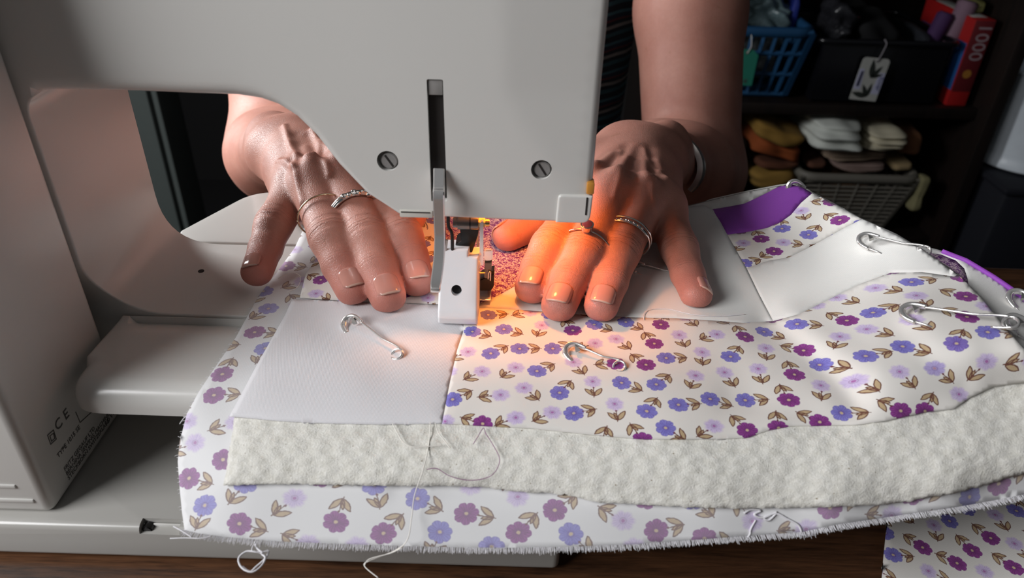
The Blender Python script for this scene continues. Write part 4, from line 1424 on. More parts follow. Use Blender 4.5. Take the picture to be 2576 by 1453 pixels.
# ---- blouse
def blouse_mat():
    n = N('striped_blouse')
    x, y, z = n.xyz(n.obj())
    t = (z + n.noise(n.obj(), 12, 2) * .012) * 34.0
    ramp = n.node('ShaderNodeValToRGB')
    n.link((t - t.floor()).s, ramp.inputs[0])
    cr_ = ramp.color_ramp; cr_.interpolation = 'CONSTANT'
    cols = [(0, (.012, .014, .022)), (.20, (.035, .085, .105)), (.34, (.010, .012, .020)), (.47, (.22, .20, .19)), (.58, (.012, .014, .022)), (.70, (.11, .022, .03)), (.76, (.015, .02, .04)), (.9, (.05, .12, .15))]
    while len(cr_.elements) < len(cols): cr_.elements.new(.5)
    for e_, (p_, c_) in zip(cr_.elements, cols): e_.position = p_; e_.color = (*c_, 1)
    n.link(ramp.outputs[0], n.b.inputs['Base Color'])
    n.set(Roughness=.9)
    n.bump(n.noise(n.obj(), 900, 2), .2, .0005)
    return n.m
M_BLOUSE = blouse_mat()
tc = (RS + LS) / 2 + np.array([0, .085, 0])
secs = [(-.34, .150, .115), (-.25, .150, .110), (-.12, .150, .100), (0.0, .158, .098), (.08, .168, .100), (.15, .180, .098), (.20, .175, .085), (.235, .120, .070), (.255, .070, .060), (.275, .058, .055)]
zs = np.linspace(0, 1, 40)
ks_ = np.linspace(0, 1, len(secs))
V = []; nn_ = 48
for q in zs:
    z_ = np.interp(q, ks_, [s[0] for s in secs]); rx = np.interp(q, ks_, [s[1] for s in secs]); ry = np.interp(q, ks_, [s[2] for s in secs])
    for j in range(nn_):
        th = 2 * math.pi * j / nn_
        wv = 1 + .012 * math.sin(th * 7 + q * 9) + .008 * math.sin(th * 13 - q * 20)
        V.append((tc[0] + rx * math.cos(th) * wv, tc[1] + ry * math.sin(th) * wv, z_))
Fc = [(i * nn_ + j, i * nn_ + (j + 1) % nn_, (i + 1) * nn_ + (j + 1) % nn_, (i + 1) * nn_ + j) for i in range(len(zs) - 1) for j in range(nn_)]
Fc += [tuple(range(nn_))[::-1], tuple((len(zs) - 1) * nn_ + j for j in range(nn_))]
blouse = mesh_obj('blouse', V, Fc, M_BLOUSE, person)
for E_, S_ in ((RE, RS), (LE, LS)):
    ax = (E_ - S_) / np.linalg.norm(E_ - S_)
    tube_obj('sleeve', smooth_path([S_ * .45 + tc * .55 + np.array([0, 0, .19]), S_ - ax * .015, S_ + ax * .055], 5), [.055] * 6 + [.052] * 5, M_BLOUSE, blouse, 24)

# ================================================================ RINGS on the fingers
def ring_frame(J, rad, fat, t):
    c = J[2] + (J[3] - J[2]) * t
    a = (J[2] - J[3]) / np.linalg.norm(J[2] - J[3])
    lat = np.cross(a, [0, 0, 1.0]); lat /= np.linalg.norm(lat)
    up = np.cross(lat, a); up *= np.sign(up[2])
    r = rad[2] + (rad[3] - rad[2]) * t
    return c, a, lat, up, r
def ring_path(fr, fat, clear, tilt=0.0, n=64):
    c, a, lat, up, r = fr
    P = []
    for i in range(n + 1):
        th = 2 * math.pi * i / n
        p = c + lat * math.cos(th) * (r + fat + clear) + up * (math.sin(th) * (r + clear))
        P.append(p + a * tilt * math.cos(th + .6))
    return np.array(P)
def ring(name, J, rad, fat, t, thick, mat, label, grp=None, clear=.0017, tilt=0.0, flat=(1, 1)):
    fr = ring_frame(J, rad, fat, t)
    root = empty(name, fr[0]); tag(root, label, 'ring', grp)
    P = ring_path(fr, fat, clear, tilt)
    tube_obj('band', P, thick, mat, root, 10, flat)
    return root, fr, P
def blob(bm, c, r, sc=(1, 1, 1), mx=None, u=14, v=9):
    m4 = Matrix.Translation(Vector(c)) @ (mx or Matrix.Identity(4)) @ Matrix.Diagonal((r * sc[0], r * sc[1], r * sc[2], 1))
    g = bmesh.ops.create_uvsphere(bm, u_segments=u, v_segments=v, radius=1.0)
    bmesh.ops.transform(bm, matrix=m4, verts=g['verts'])
def basis(fr):
    c, a, lat, up, r = fr
    return Matrix(((lat[0], a[0], up[0], 0), (lat[1], a[1], up[1], 0), (lat[2], a[2], up[2], 0), (0, 0, 0, 1)))

iR = {'Ri': 0, 'Rm': 1, 'Rr': 2, 'Rp': 3, 'Rt': 4, 'Lp': 5, 'Lr': 6, 'Lm': 7, 'Li': 8, 'Lt': 9}
def FN(k): return FINGERS[iR[k]]
# thin gold band with a small bead at its side
rt, fr, P = ring('ring', *FN('Lr'), .40, .00042, M_GOLD, 'thin pale gold ring with small bead on the hand beside the white free arm', tilt=.0016)
bm = bmesh.new(); blob(bm, P[int(64 * .47)] , .0012, (1, .6, 1.2)); bm_obj('bead', bm, M_SILVER, rt)
# ornate silver ring
rt, fr, P = ring('ring', *FN('Lm'), .38, .0009, M_SILVER, 'wide ornate silver ring with knotted scrollwork on the middle finger beside the needle', tilt=.0014, flat=(1.3, 1.6))
bm = bmesh.new()
for i in range(13):
    q = P[int(64 * (.20 + .30 * i / 12))]
    blob(bm, q + fr[1] * (.0009 * math.sin(i * 2.4)) + fr[3] * .0003, .00125 + .0004 * (i % 3 == 0), (1.2, .9, .9), basis(fr))
bm_obj('scrollwork', bm, M_SILVER, rt)
tube_obj('edge_wire', P[8:34] - fr[1] * .0014, .0003, M_SILVER, rt, 8)
tube_obj('edge_wire', P[2:34] + fr[1] * .0013, .0003, M_SILVER, rt, 8)
# purple stone ring
rt, fr, P = ring('ring', *FN('Rm'), .08, .0004, M_SILVER, 'thin silver ring with an oval purple stone, nearest the lamp', tilt=-.0012)
q = P[int(64 * .26)]
d = (q - fr[0]) / np.linalg.norm(q - fr[0])
q = q + d * .0012
bm = bmesh.new(); cyl(bm, q - d * .0005, q + d * .0024, .0026, .0030, 26, .0002); bm_obj('bezel', bm, M_SILVER, rt)
bm = bmesh.new(); cyl(bm, q + d * .0022, q + d * .0028, .0027, .0018, 20, .0002); bm_obj('stone', bm, M_GEM, rt)
# two stacked silver rings, one set with small clear stones
rt, fr, P = ring('ring', *FN('Rr'), .24, .0005, M_SILVER, 'silver half-eternity ring set with tiny clear stones, nearer the fingertip', 'pair of silver bands', tilt=-.0010)
for i in range(9):
    q = P[int(64 * (.14 + .22 * i / 8))]; d = (q - fr[0]) / np.linalg.norm(q - fr[0])
    bm = bmesh.new(); blob(bm, q + d * .0004, .00055, u=8, v=5); bm_obj('stone', bm, M_DIAM, rt)
tube_obj('rim_wire', P[6:28] + fr[1] * .0007, .00022, M_SILVER, rt, 6); tube_obj('rim_wire', P[6:28] - fr[1] * .0007, .00022, M_SILVER, rt, 6)
ring('ring', *FN('Rr'), .31, .00045, M_SILVER, 'plain silver band stacked behind the stone-set ring', 'pair of silver bands', tilt=-.0012)

# ================================================================ WRISTWATCH
ax = (RE - Rw) / np.linalg.norm(RE - Rw)
wc = Rw + ax * .0235 + np.array([-.003, 0, -.0025])
lat = np.cross(ax, [0, 0, 1.0]); lat /= np.linalg.norm(lat); upw = np.cross(lat, ax); upw *= np.sign(upw[2])
watch = empty('wristwatch', wc); tag(watch, 'silver bangle wristwatch with mesh strap on the wrist', 'watch')
rx_, rz_ = .0338, .0228
def wpt(th, o=0.0, s=0.0): return wc + lat * math.cos(th) * (rx_ + o) + upw * math.sin(th) * (rz_ + o) + ax * s
def strap(name, t0_, t1_, hw, thk, mat, n=40, par=watch):
    V = []; 
    for i in range(n + 1):
        th = t0_ + (t1_ - t0_) * i / n
        h_ = hw(i / n) if callable(hw) else hw
        k_ = thk(i / n) if callable(thk) else thk
        V += [wpt(th, 0, -h_), wpt(th, k_ * .8, -h_), wpt(th, k_, -h_ * .7), wpt(th, k_, h_ * .7), wpt(th, k_ * .8, h_), wpt(th, 0, h_)]
    Fc = [(i * 6 + j, i * 6 + (j + 1) % 6, (i + 1) * 6 + (j + 1) % 6, (i + 1) * 6 + j) for i in range(n) for j in range(6)]
    Fc += [tuple(range(6)), tuple(n * 6 + j for j in range(5, -1, -1))]
    bm = bmesh.new(); bv = [bm.verts.new(tuple(v)) for v in V]
    for f in Fc: bm.faces.new([bv[i] for i in f])
    return bm_obj(name, bm, mat, par, sharp=25)
sg = 1 if lat[0] > 0 else -1
A0 = 0.0 if sg > 0 else math.pi
def TH(a): return A0 + a * sg        # 0 = outer (right) side, + towards the top
strap('watch_case', TH(.85), TH(-.45), lambda u: .0042 + .0016 * math.sin(math.pi * u), lambda u: .0030 + .0010 * math.sin(math.pi * u), M_CHROME)
lk0 = strap('strap_link', TH(.86), TH(.885), .0026, .0014, M_STEEL, 2)
for i in range(1, 96):
    a_ = .86 + i * .0335
    if a_ > 2 * math.pi - .50: break
    strap('strap_link', TH(a_), TH(a_ + .026), .0026, .0014, M_STEEL, 1)

# ================================================================ SAFETY PINS
def sp_path(loc, A, ex, ey, ez, L):
    return np.array([A + ex * (x * L) + ey * (y * L) + ez * (z * L) for x, y, z in loc])
def safety_pin(a, b, label, za=None, zb=None, lift=.0042, tilt=.55, hf=H, flipy=1):
    zA = float(hf([a])[0]) + lift if za is None else za
    zB = float(hf([b])[0]) + lift * .6 if zb is None else zb
    A, B = PZ(*a, zA), PZ(*b, zB)
    L = np.linalg.norm(B - A); ex = (B - A) / L
    h = np.array([ex[1], -ex[0], 0]) * flipy; h /= np.linalg.norm(h)
    ey = h * math.cos(tilt) + np.array([0, 0, -1]) * math.sin(tilt)
    ey -= ex * (ey @ ex); ey /= np.linalg.norm(ey)
    ez = np.cross(ex, ey); ez *= np.sign(ez[2])
    s_ = .0345 / L
    root = empty('safety_pin', A); tag(root, label, 'safety pin', 'safety pins in the quilt')
    k = s_
    rw = .00043
    up_ = [(.13 * k, 0, 0), (.40, .004 * k, 0), (.60, .012 * k, 0), (.66, .010 * k, 0), (.85, -.012 * k, 0), (.955, -.010 * k, 0)]
    th_ = np.linspace(-math.pi * .45, math.pi * 2.5, 40); cr_ = .068 * k
    coil = [(.965 + cr_ * math.cos(t), .060 * k + cr_ * math.sin(t), .014 * k * (i / 40 - .5) * 3) for i, t in enumerate(th_)]
    low_ = [(.965 - .05 * k, .128 * k, .0), (.965 - .16 * k, .134 * k, -.012)]
    P = np.concatenate([smooth_path(sp_path(up_, A, ex, ey, ez, L), 4), sp_path(coil, A, ex, ey, ez, L), smooth_path(sp_path(low_, A, ex, ey, ez, L), 3)])
    tube_obj('wire', P, rw, M_CHROME, root, 8)
    st = sp_path([(.13 * k, .195 * k, -.0), (.26 * k, .215 * k, -.01), (.33 * k, .225 * k, -.04)], A, ex, ey, ez, L)
    tube_obj('pin_point', smooth_path(st, 3), [rw] * 4 + [rw * .9, rw * .6, .0001], M_CHROME, root, 8)
    hook = [(.20 * k, -.004 * k, 0), (.10 * k, -.012 * k, 0), (.03 * k, .004 * k, 0), (-.012 * k, .055 * k, 0), (.0, .115 * k, 0), (.05 * k, .165 * k, 0), (.14 * k, .200 * k, 0)]
    hp_ = smooth_path(sp_path(hook, A, ex, ey, ez, L), 6)
    tube_obj('clasp', hp_, np.interp(np.linspace(0, 1, len(hp_)), [0, .2, .5, .75, 1], [.00065, .0008, .00095, .0012, .0009]), M_CHROME, root, 10, (1.0, 1.5))
    tongue = [(.07 * k, .01 * k, .01), (.15 * k, .04 * k, .01), (.11 * k, .075 * k, .005)]
    pt_ = sp_path(tongue, A, ex, ey, ez, L); hz_ = ez * .0009
    V = [p + o for o in (hz_, -hz_) for p in pt_]
    mesh_obj('clasp_tongue', V, [(0, 1, 2), (5, 4, 3), (0, 3, 4, 1), (1, 4, 5, 2), (2, 5, 3, 0)], M_STEEL, root, False)
    return root
safety_pin((884, 792), (1012, 884), 'open steel safety pin in the white patch left of the needle')
safety_pin((1433, 862), (1568, 912), 'steel safety pin in the lamp-lit floral patch below the fingers')
safety_pin((1999, 452), (2066, 506), 'steel safety pin at the top of the solid purple patch', za=float(H([(2000, 466)])[0]) + .0032, zb=.021, lift=.003, tilt=1.25)
safety_pin((2170, 588), (2336, 622), 'steel safety pin in the upper right white patch, coil over dark background', lift=.004, zb=.034)
safety_pin((2277, 766), (2556, 800), 'large steel safety pin in the floral patch at the right edge', lift=.005, zb=.042)
safety_pin((2540, 790), (2680, 850), 'steel safety pin clasp on the white fold, cut by the right edge', hf=H2, lift=.006)
safety_pin((2556, 728), (2680, 800), 'steel safety pin on the purple bound edge at far right', hf=H2, lift=.004)
safety_pin((1586, 657), (1722, 690), 'steel safety pin mostly hidden under the ring and little fingers', lift=.0026, tilt=.2)
safety_pin((1048, 505), (1076, 578), 'small steel safety pin in the floral patch behind the chrome lever', lift=.002)

# ================================================================ LOOSE THREADS
def thread(pts, label, mat=M_THREAD, r=.00016, off=.0013, zs=None, n=7):
    q = smooth_path([(*p, 0) for p in pts], n)[:, :2]
    z = H(q) + off if zs is None else np.interp(np.linspace(0, 1, len(q)), np.linspace(0, 1, len(zs)), zs)
    P = PZa(q, z)
    o = tube_obj('loose_thread', P, r, mat, None, 5)
    tag(o, label, 'thread', 'loose threads on the quilt')
    return o
thread([(987, 1064), (1001, 1091), (1015, 1112), (1039, 1123), (1075, 1122), (1113, 1119)], 'short cream thread curling from the white patch edge onto the batting')
thread([(1095, 1063), (1102, 1087), (1118, 1108), (1132, 1126)], 'short cream thread hanging from the seam onto the batting')
thread([(1190, 1117), (1202, 1098), (1216, 1076), (1222, 1090), (1238, 1115), (1256, 1150), (1252, 1175), (1235, 1196), (1203, 1206), (1168, 1206), (1130, 1196), (1099, 1178), (1074, 1180)], 'purple thread looping across the batting below the seam', M_THREADP, .00013)
zt = [float(H([(1083, 1062)])[0]) + .0016, float(H([(1075, 1150)])[0]) + .002, -.004, -.010, -.016, -.019, -.024, -.026, -.027, -.028]
thread([(1083, 1060), (1078, 1122), (1064, 1182), (1043, 1245), (1036, 1297), (1025, 1356), (994, 1384), (931, 1409), (917, 1423), (952, 1453)], 'long cream thread running from the seam down past the frayed hem', zs=zt, r=.00019)
thread([(917, 1421), (930, 1405), (985, 1390), (1015, 1374)], 'second cream thread end looped below the frayed hem', zs=[-.026, -.025, -.024, -.022])
def u3(l, ox, oy, s): return [(ox + x / s, oy + y / s) for x, y in l]
thread(u3([(690, 1035), (705, 1080), (745, 1115), (700, 1108), (630, 1105), (575, 1150), (580, 1200), (620, 1240), (680, 1250), (740, 1205), (765, 1150), (740, 1120), (785, 1098), (770, 1150), (700, 1215), (655, 1250), (600, 1215)], 400, 1000, 2.862), 'tangled white thread loop hanging over the machine base', M_THREADW, .00034, zs=[-.023, -.024, -.0245, -.0250, -.025, -.0255, -.025])
thread(u3([(690, 1040), (668, 1090), (690, 1110), (740, 1108), (795, 1100)], 400, 1000, 2.862), 'thin white thread beside the tangled loop at the hem', M_THREADW, .0002, zs=[-.022, -.023, -.0235, -.024])
thread(u3([(105, 925), (160, 955), (235, 1003)], 400, 1000, 2.862), 'short white thread sticking out at the quilt corner by the recess', M_THREADW, .00022, zs=[-.018, -.018, -.019])
thread(u3([(80, 1012), (180, 1008), (300, 1010), (375, 995)], 400, 1000, 2.862), 'white thread trailing left along the frayed hem corner', M_THREADW, .00018, zs=[-.022, -.0215, -.021, -.021])
thread(u3([(890, 935), (930, 912), (990, 918), (950, 942), (1000, 962), (1060, 938), (1085, 930), (1040, 975), (1010, 960), (1080, 935), (1150, 968), (1215, 1005), (1235, 1045)], 1500, 900, 2.394), 'knotted white thread lying on the backing below the batting edge', M_THREADW, .0004, off=-.0022)
thread(u3([(960, 975), (930, 1030), (925, 1060), (895, 1100)], 1500, 900, 2.394), 'white thread tail dropping from the knot to the hem', M_THREADW, .0003, off=-.0024)
thread([(1620, 803), (1620, 790), (1636, 778), (1682, 777), (1740, 790), (1801, 795), (1875, 790)], 'thin white thread on the cream patch below the little finger', M_THREADW, .00015)
thread([(700, 700), (724, 688), (742, 686), (756, 697), (748, 722), (722, 735)], 'thin cream thread loop beside the little fingertip on the left strip', M_THREAD, .00014)
thread([(452, 1066), (462, 1052), (470, 1046)], 'tiny white thread end at the left edge of the backing', M_THREADW, .00018, off=-.003)

# ================================================================ BACKGROUND
# grey-green door post seen through the throat of the machine
post = empty('door_post', (-.69, 1.05, -.82)); tag(post, 'grey green painted door post in the dark behind the machine throat', 'post')
M_POST = plain('grey_green_paint', (0.075, 0.09, 0.085), 0.7)
box_obj('post', (-.745, -.662, 1.0, 1.10, -.82, .9), M_POST, post, .006)
box_obj('bead', (-.662, -.650, 1.012, 1.10, -.82, .9), M_POST, post, .004)

YS = 1.10
shelf = empty('shelf_unit', (.6, 1.25, -.82)); tag(shelf, 'dark wooden open shelf unit holding baskets in the shadowed background', 'shelf')
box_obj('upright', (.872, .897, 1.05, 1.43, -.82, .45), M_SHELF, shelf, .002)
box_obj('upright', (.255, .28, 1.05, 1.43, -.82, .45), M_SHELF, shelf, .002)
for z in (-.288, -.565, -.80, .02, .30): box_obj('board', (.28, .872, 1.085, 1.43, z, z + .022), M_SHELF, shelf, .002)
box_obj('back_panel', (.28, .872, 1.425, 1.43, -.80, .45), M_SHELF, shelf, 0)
ZB = -.2653; ZL = -.5423

def basket(name, x0, x1, y0, y1, zb, zt, taper, mat, label, nx, nz, bar=.005, rimr=.007, rows=None):
    root = empty(name, ((x0 + x1) / 2, (y0 + y1) / 2, zb)); tag(root, label, 'basket')
    zb += bar * 1.35
    def q(u, v, k):          # u 0..1 along, v 0..1 height; k side
        sh = taper * (1 - v)
        X0, X1, Y0, Y1 = x0 + sh, x1 - sh, y0 + sh, y1 - sh
        z = zb + (zt - zb) * v
        return [(X0 + (X1 - X0) * u, Y0, z), (X1, Y0 + (Y1 - Y0) * u, z), (X1 - (X1 - X0) * u, Y1, z), (X0, Y1 - (Y1 - Y0) * u, z)][k]
    for k in range(4):
        V = []; Fc = []
        n_ = nx if k % 2 == 0 else max(3, int(nx * (y1 - y0) / (x1 - x0)))
        for i in range(n_ + 1):
            v_, f_ = tube_data([q(i / n_, 0, k), q(i / n_, 1, k)], bar * (1.6 if i in (0, n_) else 1), 4, off=len(V)); V += v_; Fc += f_
        for j in (rows or range(nz + 1)):
            v_, f_ = tube_data([q(0, j / nz, k), q(1, j / nz, k)], bar * 1.15, 4, off=len(V)); V += v_; Fc += f_
        mesh_obj('basket_wall', V, Fc, mat, root, False)
    rim = smooth_path(rounded([(x0, y0), (x1, y0), (x1, y1), (x0, y1)], .03, 5), 1)
    rim = [(p[0], p[1], zt) for p in rim]; rim.append(rim[0])
    tube_obj('rim', rim, rimr, mat, root, 8, (1, 1.2))
    box_obj('basket_floor', (x0 + taper, x1 - taper, y0 + taper, y1 - taper, zb, zb + .004), mat, root, .001)
    return root
def cloth(name, x0, x1, y0, y1, z0, z1, mat, label, cat='fabric', grp=None, seed=0, amp=.006, fr=55, layers=0, rot=0):
    """a folded or crumpled piece of cloth: a soft block with folds and layered edges"""
    n = 26
    rs = np.random.default_rng(seed + 5)
    ph = rs.uniform(0, 6.28, 8)
    bm = bmesh.new()
    bmesh.ops.create_cube(bm, size=1.0)
    bmesh.ops.subdivide_edges(bm, edges=bm.edges, cuts=n, use_grid_fill=True)
    sx, sy, sz = x1 - x0, y1 - y0, z1 - z0
    for v in bm.verts:
        p = np.array(v.co) * 2
        e_ = 5
        r = (abs(p[0]) ** e_ + abs(p[1]) ** e_ + abs(p[2]) ** e_) ** (1 / e_)
        p = p / max(r, 1e-6) * max(abs(p))
        x, y, z = p[0] * sx / 2, p[1] * sy / 2, p[2] * sz / 2
        w_ = amp * (math.sin(x * fr + ph[0] + 2 * math.sin(z * fr * 1.3 + ph[1])) + .7 * math.sin(y * fr * 1.4 + z * fr * .8 + ph[2]) + .5 * math.sin((x + z) * fr * 2.2 + ph[3]))
        lay = layers and .003 * math.sin(z / sz * layers * 6.28)
        d = p / (np.linalg.norm(p) + 1e-9)
        x, y, z = x + d[0] * (w_ + lay), y + d[1] * (w_ + lay * 2), z + d[2] * w_ * .8 + amp * .8 * math.sin(x * fr * .5 + ph[4]) * (p[2] > -.5)
        c, s = math.cos(rot), math.sin(rot)
        v.co = ((x0 + x1) / 2 + x * c - z * s, (y0 + y1) / 2 + y, (z0 + z1) / 2 + x * s + z * c)
    o = bm_obj(name, bm, mat, None)
    return tag(o, label, cat, grp)

M_BLUEB = plain('blue_plastic', (0.015, 0.075, 0.18), 0.45)
M_GREYB = plain('taupe_plastic', (0.15, 0.138, 0.115), 0.6)
M_BLACKB = plain('black_bin_plastic', (0.005, 0.005, 0.007), 0.25)
basket('blue_basket', .294, .533, YS, YS + .24, ZB, -.140, .020, M_BLUEB, 'blue plastic lattice basket on the upper shelf beside the arm', 11, 3, .0042, .008)
M_NAVY = plain('navy_card', (0.008, 0.007, 0.045), 0.5)
o = cloth('navy_fabric', .335, .425, YS + .075, YS + .20, -.24, -.07, M_NAVY, 'dark navy folded fabric standing in the blue basket', seed=1, amp=.003)
M_BAG = plain('blue_tinted_plastic', (0.16, 0.23, 0.25), 0.3, var=.5, scale=160)
cloth('plastic_bag', .44, .508, YS + .07, YS + .14, -.20, -.098, M_BAG, 'crumpled pale blue plastic bag on top of the blue basket', 'bag', seed=2, amp=.007, fr=90)
cloth('teal_fabric', .440, .500, YS + .16, YS + .205, -.24, -.06, plain('teal_cloth', (.02, .09, .13), .8), 'dark teal fabric behind the crumpled plastic bag', seed=3)
cloth('blue_fabric', .512, .524, YS + .075, YS + .12, -.17, -.065, plain('royal_blue_cloth', (.015, .03, .24), .6), 'narrow royal blue fabric piece upright in the basket corner', seed=4, amp=.002)
cloth('print_fabric', .345, .495, YS + .034, YS + .058, -.235, -.155, plain('blue_cream_print', (.12, .13, .13), .8, var=.8, scale=70), 'blue and cream print fabric showing through the blue basket', seed=5, amp=.004)

# black storage bin
bx0, bx1, by0, by1 = .548, .800, YS, YS + .25
bin_ = empty('storage_bin', ((bx0 + bx1) / 2, YS + .12, ZB)); tag(bin_, 'black plastic storage bin with a white hanging tag', 'bin')
for nm, b in (('front_panel', (bx0 + .012, bx1 - .008, by0, by0 + .004, ZB, -.156)), ('back_panel', (bx0 + .012, bx1 - .008, by1 - .004, by1, ZB, -.156)), ('side_panel', (bx0 + .010, bx0 + .014, by0, by1, ZB, -.156)), ('side_panel', (bx1 - .012, bx1 - .008, by0, by1, ZB, -.156)), ('bin_floor', (bx0 + .012, bx1 - .008, by0, by1, ZB, ZB + .004))):
    box_obj(nm, b, M_BLACKB, bin_, .001)
rim = [(p[0], p[1], -.152) for p in rounded([(bx0, by0 - .006), (bx1, by0 - .006), (bx1, by1 + .006), (bx0, by1 + .006)], .02, 6)]; rim.append(rim[0])
tube_obj('rim', rim, .006, M_BLACKB, bin_, 8)
cloth('clear_wrap', .572, .615, YS + .02, YS + .12, -.19, -.10, plain('grey_wrap', (.022, .022, .026), .25, var=.8, scale=150), 'crumpled grey wrapping at the left of the black bin', 'wrapping', seed=6, amp=.006, fr=90)
cloth('black_fabric', .628, .715, YS + .03, YS + .22, -.22, -.125, plain('black_cloth', (.004, .004, .005), .9), 'folded black fabric heaped inside the black bin', seed=7, amp=.006)

def hang_tag(name, px, py, w_, h_, ang, mat, label, corner, holecol=M_DARKSLOT, chamfer=False):
    c = PY(px, py, YS - .012)
    root = empty(name, c); tag(root, label, 'tag')
    if chamfer: pl_ = [(-w_ / 2, -h_ / 2), (w_ / 2, -h_ / 2), (w_ / 2, h_ * .36), (w_ * .22, h_ / 2), (-w_ * .22, h_ / 2), (-w_ / 2, h_ * .36)]; R_ = .0015
    else: pl_ = [(-w_ / 2, -h_ / 2), (w_ / 2, -h_ / 2), (w_ / 2, h_ / 2), (-w_ / 2, h_ / 2)]; R_ = [.001, .001, corner, corner]
    poly = rounded(pl_, R_, 5)
    ca, sa = math.cos(ang), math.sin(ang)
    bm = bmesh.new()
    a = [bm.verts.new((c[0] + x * ca - y * sa, c[1], c[2] + x * sa + y * ca)) for x, y in poly]
    b = [bm.verts.new((v.co.x, v.co.y + .0012, v.co.z)) for v in a]
    bm.faces.new(a); bm.faces.new(b[::-1]); n_ = len(a)
    for i in range(n_): bm.faces.new((a[i], b[i], b[(i + 1) % n_], a[(i + 1) % n_]))
    bm_obj('card', bm, mat, root, smooth=False)
    def at(x, y, o=-.0004): return np.array([c[0] + x * ca - y * sa, c[1] + o, c[2] + x * sa + y * ca])
    return root, at, ang
def flat(name, pts, at, mat, root, o=-.0004, th=.0003):
    bm = bmesh.new()
    a = [bm.verts.new(tuple(at(x, y, o))) for x, y in pts]; b = [bm.verts.new((v.co.x, v.co.y + th, v.co.z)) for v in a]
    bm.faces.new(a); bm.faces.new(b[::-1]); n_ = len(a)
    for i in range(n_): bm.faces.new((a[i], b[i], b[(i + 1) % n_], a[(i + 1) % n_]))
    return bm_obj(name, bm, mat, root, smooth=False)
def tag_text(body, size, at, x, y, ang, mat, root, sp=1.0):
    p = at(x, y, -.0006)
    mx = Matrix.Translation(Vector(p)) @ Matrix.Rotation(-ang, 4, 'Y') @ Matrix.Rotation(math.radians(90), 4, 'X')
    return text('lettering', body, size, mat, root, mx, .0001, sp, 'CENTER')
M_TAGG = plain('green_card', (0.015, 0.20, 0.135), .8)
M_TAGW = plain('white_card', (0.46, 0.46, 0.43), .8)
M_TAGL = plain('lilac_card', (0.50, 0.50, 0.66), .8)
gt, at, an = hang_tag('basket_tag', 1872, 170, .042, .066, math.radians(-1), M_TAGG, 'green card tag with clipped corners on the blue basket', .003, chamfer=True)
tag_text('BLUE', .010, at, 0, -.028, 0, M_INK, gt)
flat('eyelet', circ((0, .027), .0026, 14), at, M_GREYB, gt)
tube_obj('string', smooth_path([at(0, .027, -.001), at(.004, .040, -.002), at(.002, .058, .006)], 5), .0007, M_THREAD, gt, 5)
wt, at, an = hang_tag('bin_tag', 2188, 200, .0505, .079, math.radians(-4), M_TAGW, 'white card tag printed with dark leaves hanging from the black bin', .008)
def leafp(x, y, L, w_, a):
    return [(x + math.cos(a) * t * L - math.sin(a) * s * w_ * math.sin(math.pi * t ** .8), y + math.sin(a) * t * L + math.cos(a) * s * w_ * math.sin(math.pi * t ** .8)) for s, ts in ((1, np.linspace(0, 1, 9)), (-1, np.linspace(1, 0, 9)[1:-1])) for t in ts]
M_LEAFP = plain('leaf_print', (.02, .025, .02), .8)
for x, y, L, w_, a in ((.001, .002, .036, .0052, 1.75), (.001, .004, .026, .004, 1.0), (.001, .004, .022, .003, .35), (.004, -.032, .030, .0050, 2.95), (.004, -.032, .026, .004, 2.1), (.005, -.032, .026, .0035, 1.5)):
    flat('leaf_print', leafp(x, y, L, w_, a), at, M_LEAFP, wt)
flat('side_patch', [(.010, -.026), (.0248, -.026), (.0248, .014), (.014, .014)], at, M_TAGL, wt, -.0003)
flat('side_patch', [(-.0248, -.020), (-.012, -.020), (-.016, .018), (-.0248, .018)], at, M_TAGL, wt, -.0003)
flat('ink_bar', [(-.0215, -.014), (-.0165, -.014), (-.0165, .014), (-.0205, .014)], at, plain('navy_ink', (.02, .02, .06), .8), wt, -.0006)
p = at(.0165, -.006, -.0007)
text('lettering', 'River', .0125, plain('blue_ink', (.10, .11, .25), .8), wt, Matrix.Translation(Vector(p)) @ Matrix.Rotation(math.radians(4) + math.radians(90), 4, 'Y') @ Matrix.Rotation(math.radians(90), 4, 'X'), .0001, 1.0, 'CENTER')
flat('eyelet', circ((.002, .034), .0022, 14), at, M_INK, wt, -.0007)
tube_obj('string', smooth_path([at(.002, .034, -.001), at(.004, .050, -.003), at(.006, .066, -.002), at(.003, .072, .004), at(.008, .070, .008)], 5), .0012, plain('grey_string', (.25, .23, .25), .9), wt, 6)

# puzzle-like red box standing at the end of the shelf
rb = empty('red_box', (.838, YS + .1, ZB)); tag(rb, 'slim red box with 1000 on its edge standing by the shelf upright', 'box')
M_RED = plain('red_card', (.36, .010, .010), .5); M_MAR = plain('maroon_card', (.12, .008, .012), .5); M_BLU = plain('blue_card', (.015, .08, .26), .5)
bxx0, bxx1, bz1 = .816, .853, -.108
box_obj('carton', (bxx0, bxx1, YS, YS + .19, ZB, bz1), M_RED, rb, .001)
box_obj('edge_label', (bxx0 + .0015, bxx1 - .0005, YS - .0008, YS, -.238, bz1 - .001), M_MAR, rb, .0002)
box_obj('side_picture', (bxx0 - .0008, bxx0, YS + .001, YS + .18, -.236, -.150), M_BLU, rb, .0002)
box_obj('lid_label', (bxx0 + .004, bxx1 - .006, YS + .02, YS + .16, bz1, bz1 + .0006), M_TAGW, rb, .0001)
mx = Matrix.Translation((bxx0 + .011, YS - .0010, bz1 - .006)) @ Matrix.Rotation(math.radians(90), 4, 'Y') @ Matrix.Rotation(math.radians(90), 4, 'X')
text('lettering', '1000', .0335, plain('pale_pink_ink', (.30, .23, .25), .6), rb, mx, .0002)
def atb(x, y, o=0): return np.array([x, YS - .0009 + o, y])
flat('emblem', circ(((bxx0 + bxx1) / 2, -.205), .008, 12), atb, plain('ochre_ink', (.35, .15, .02), .6), rb, -.0002)
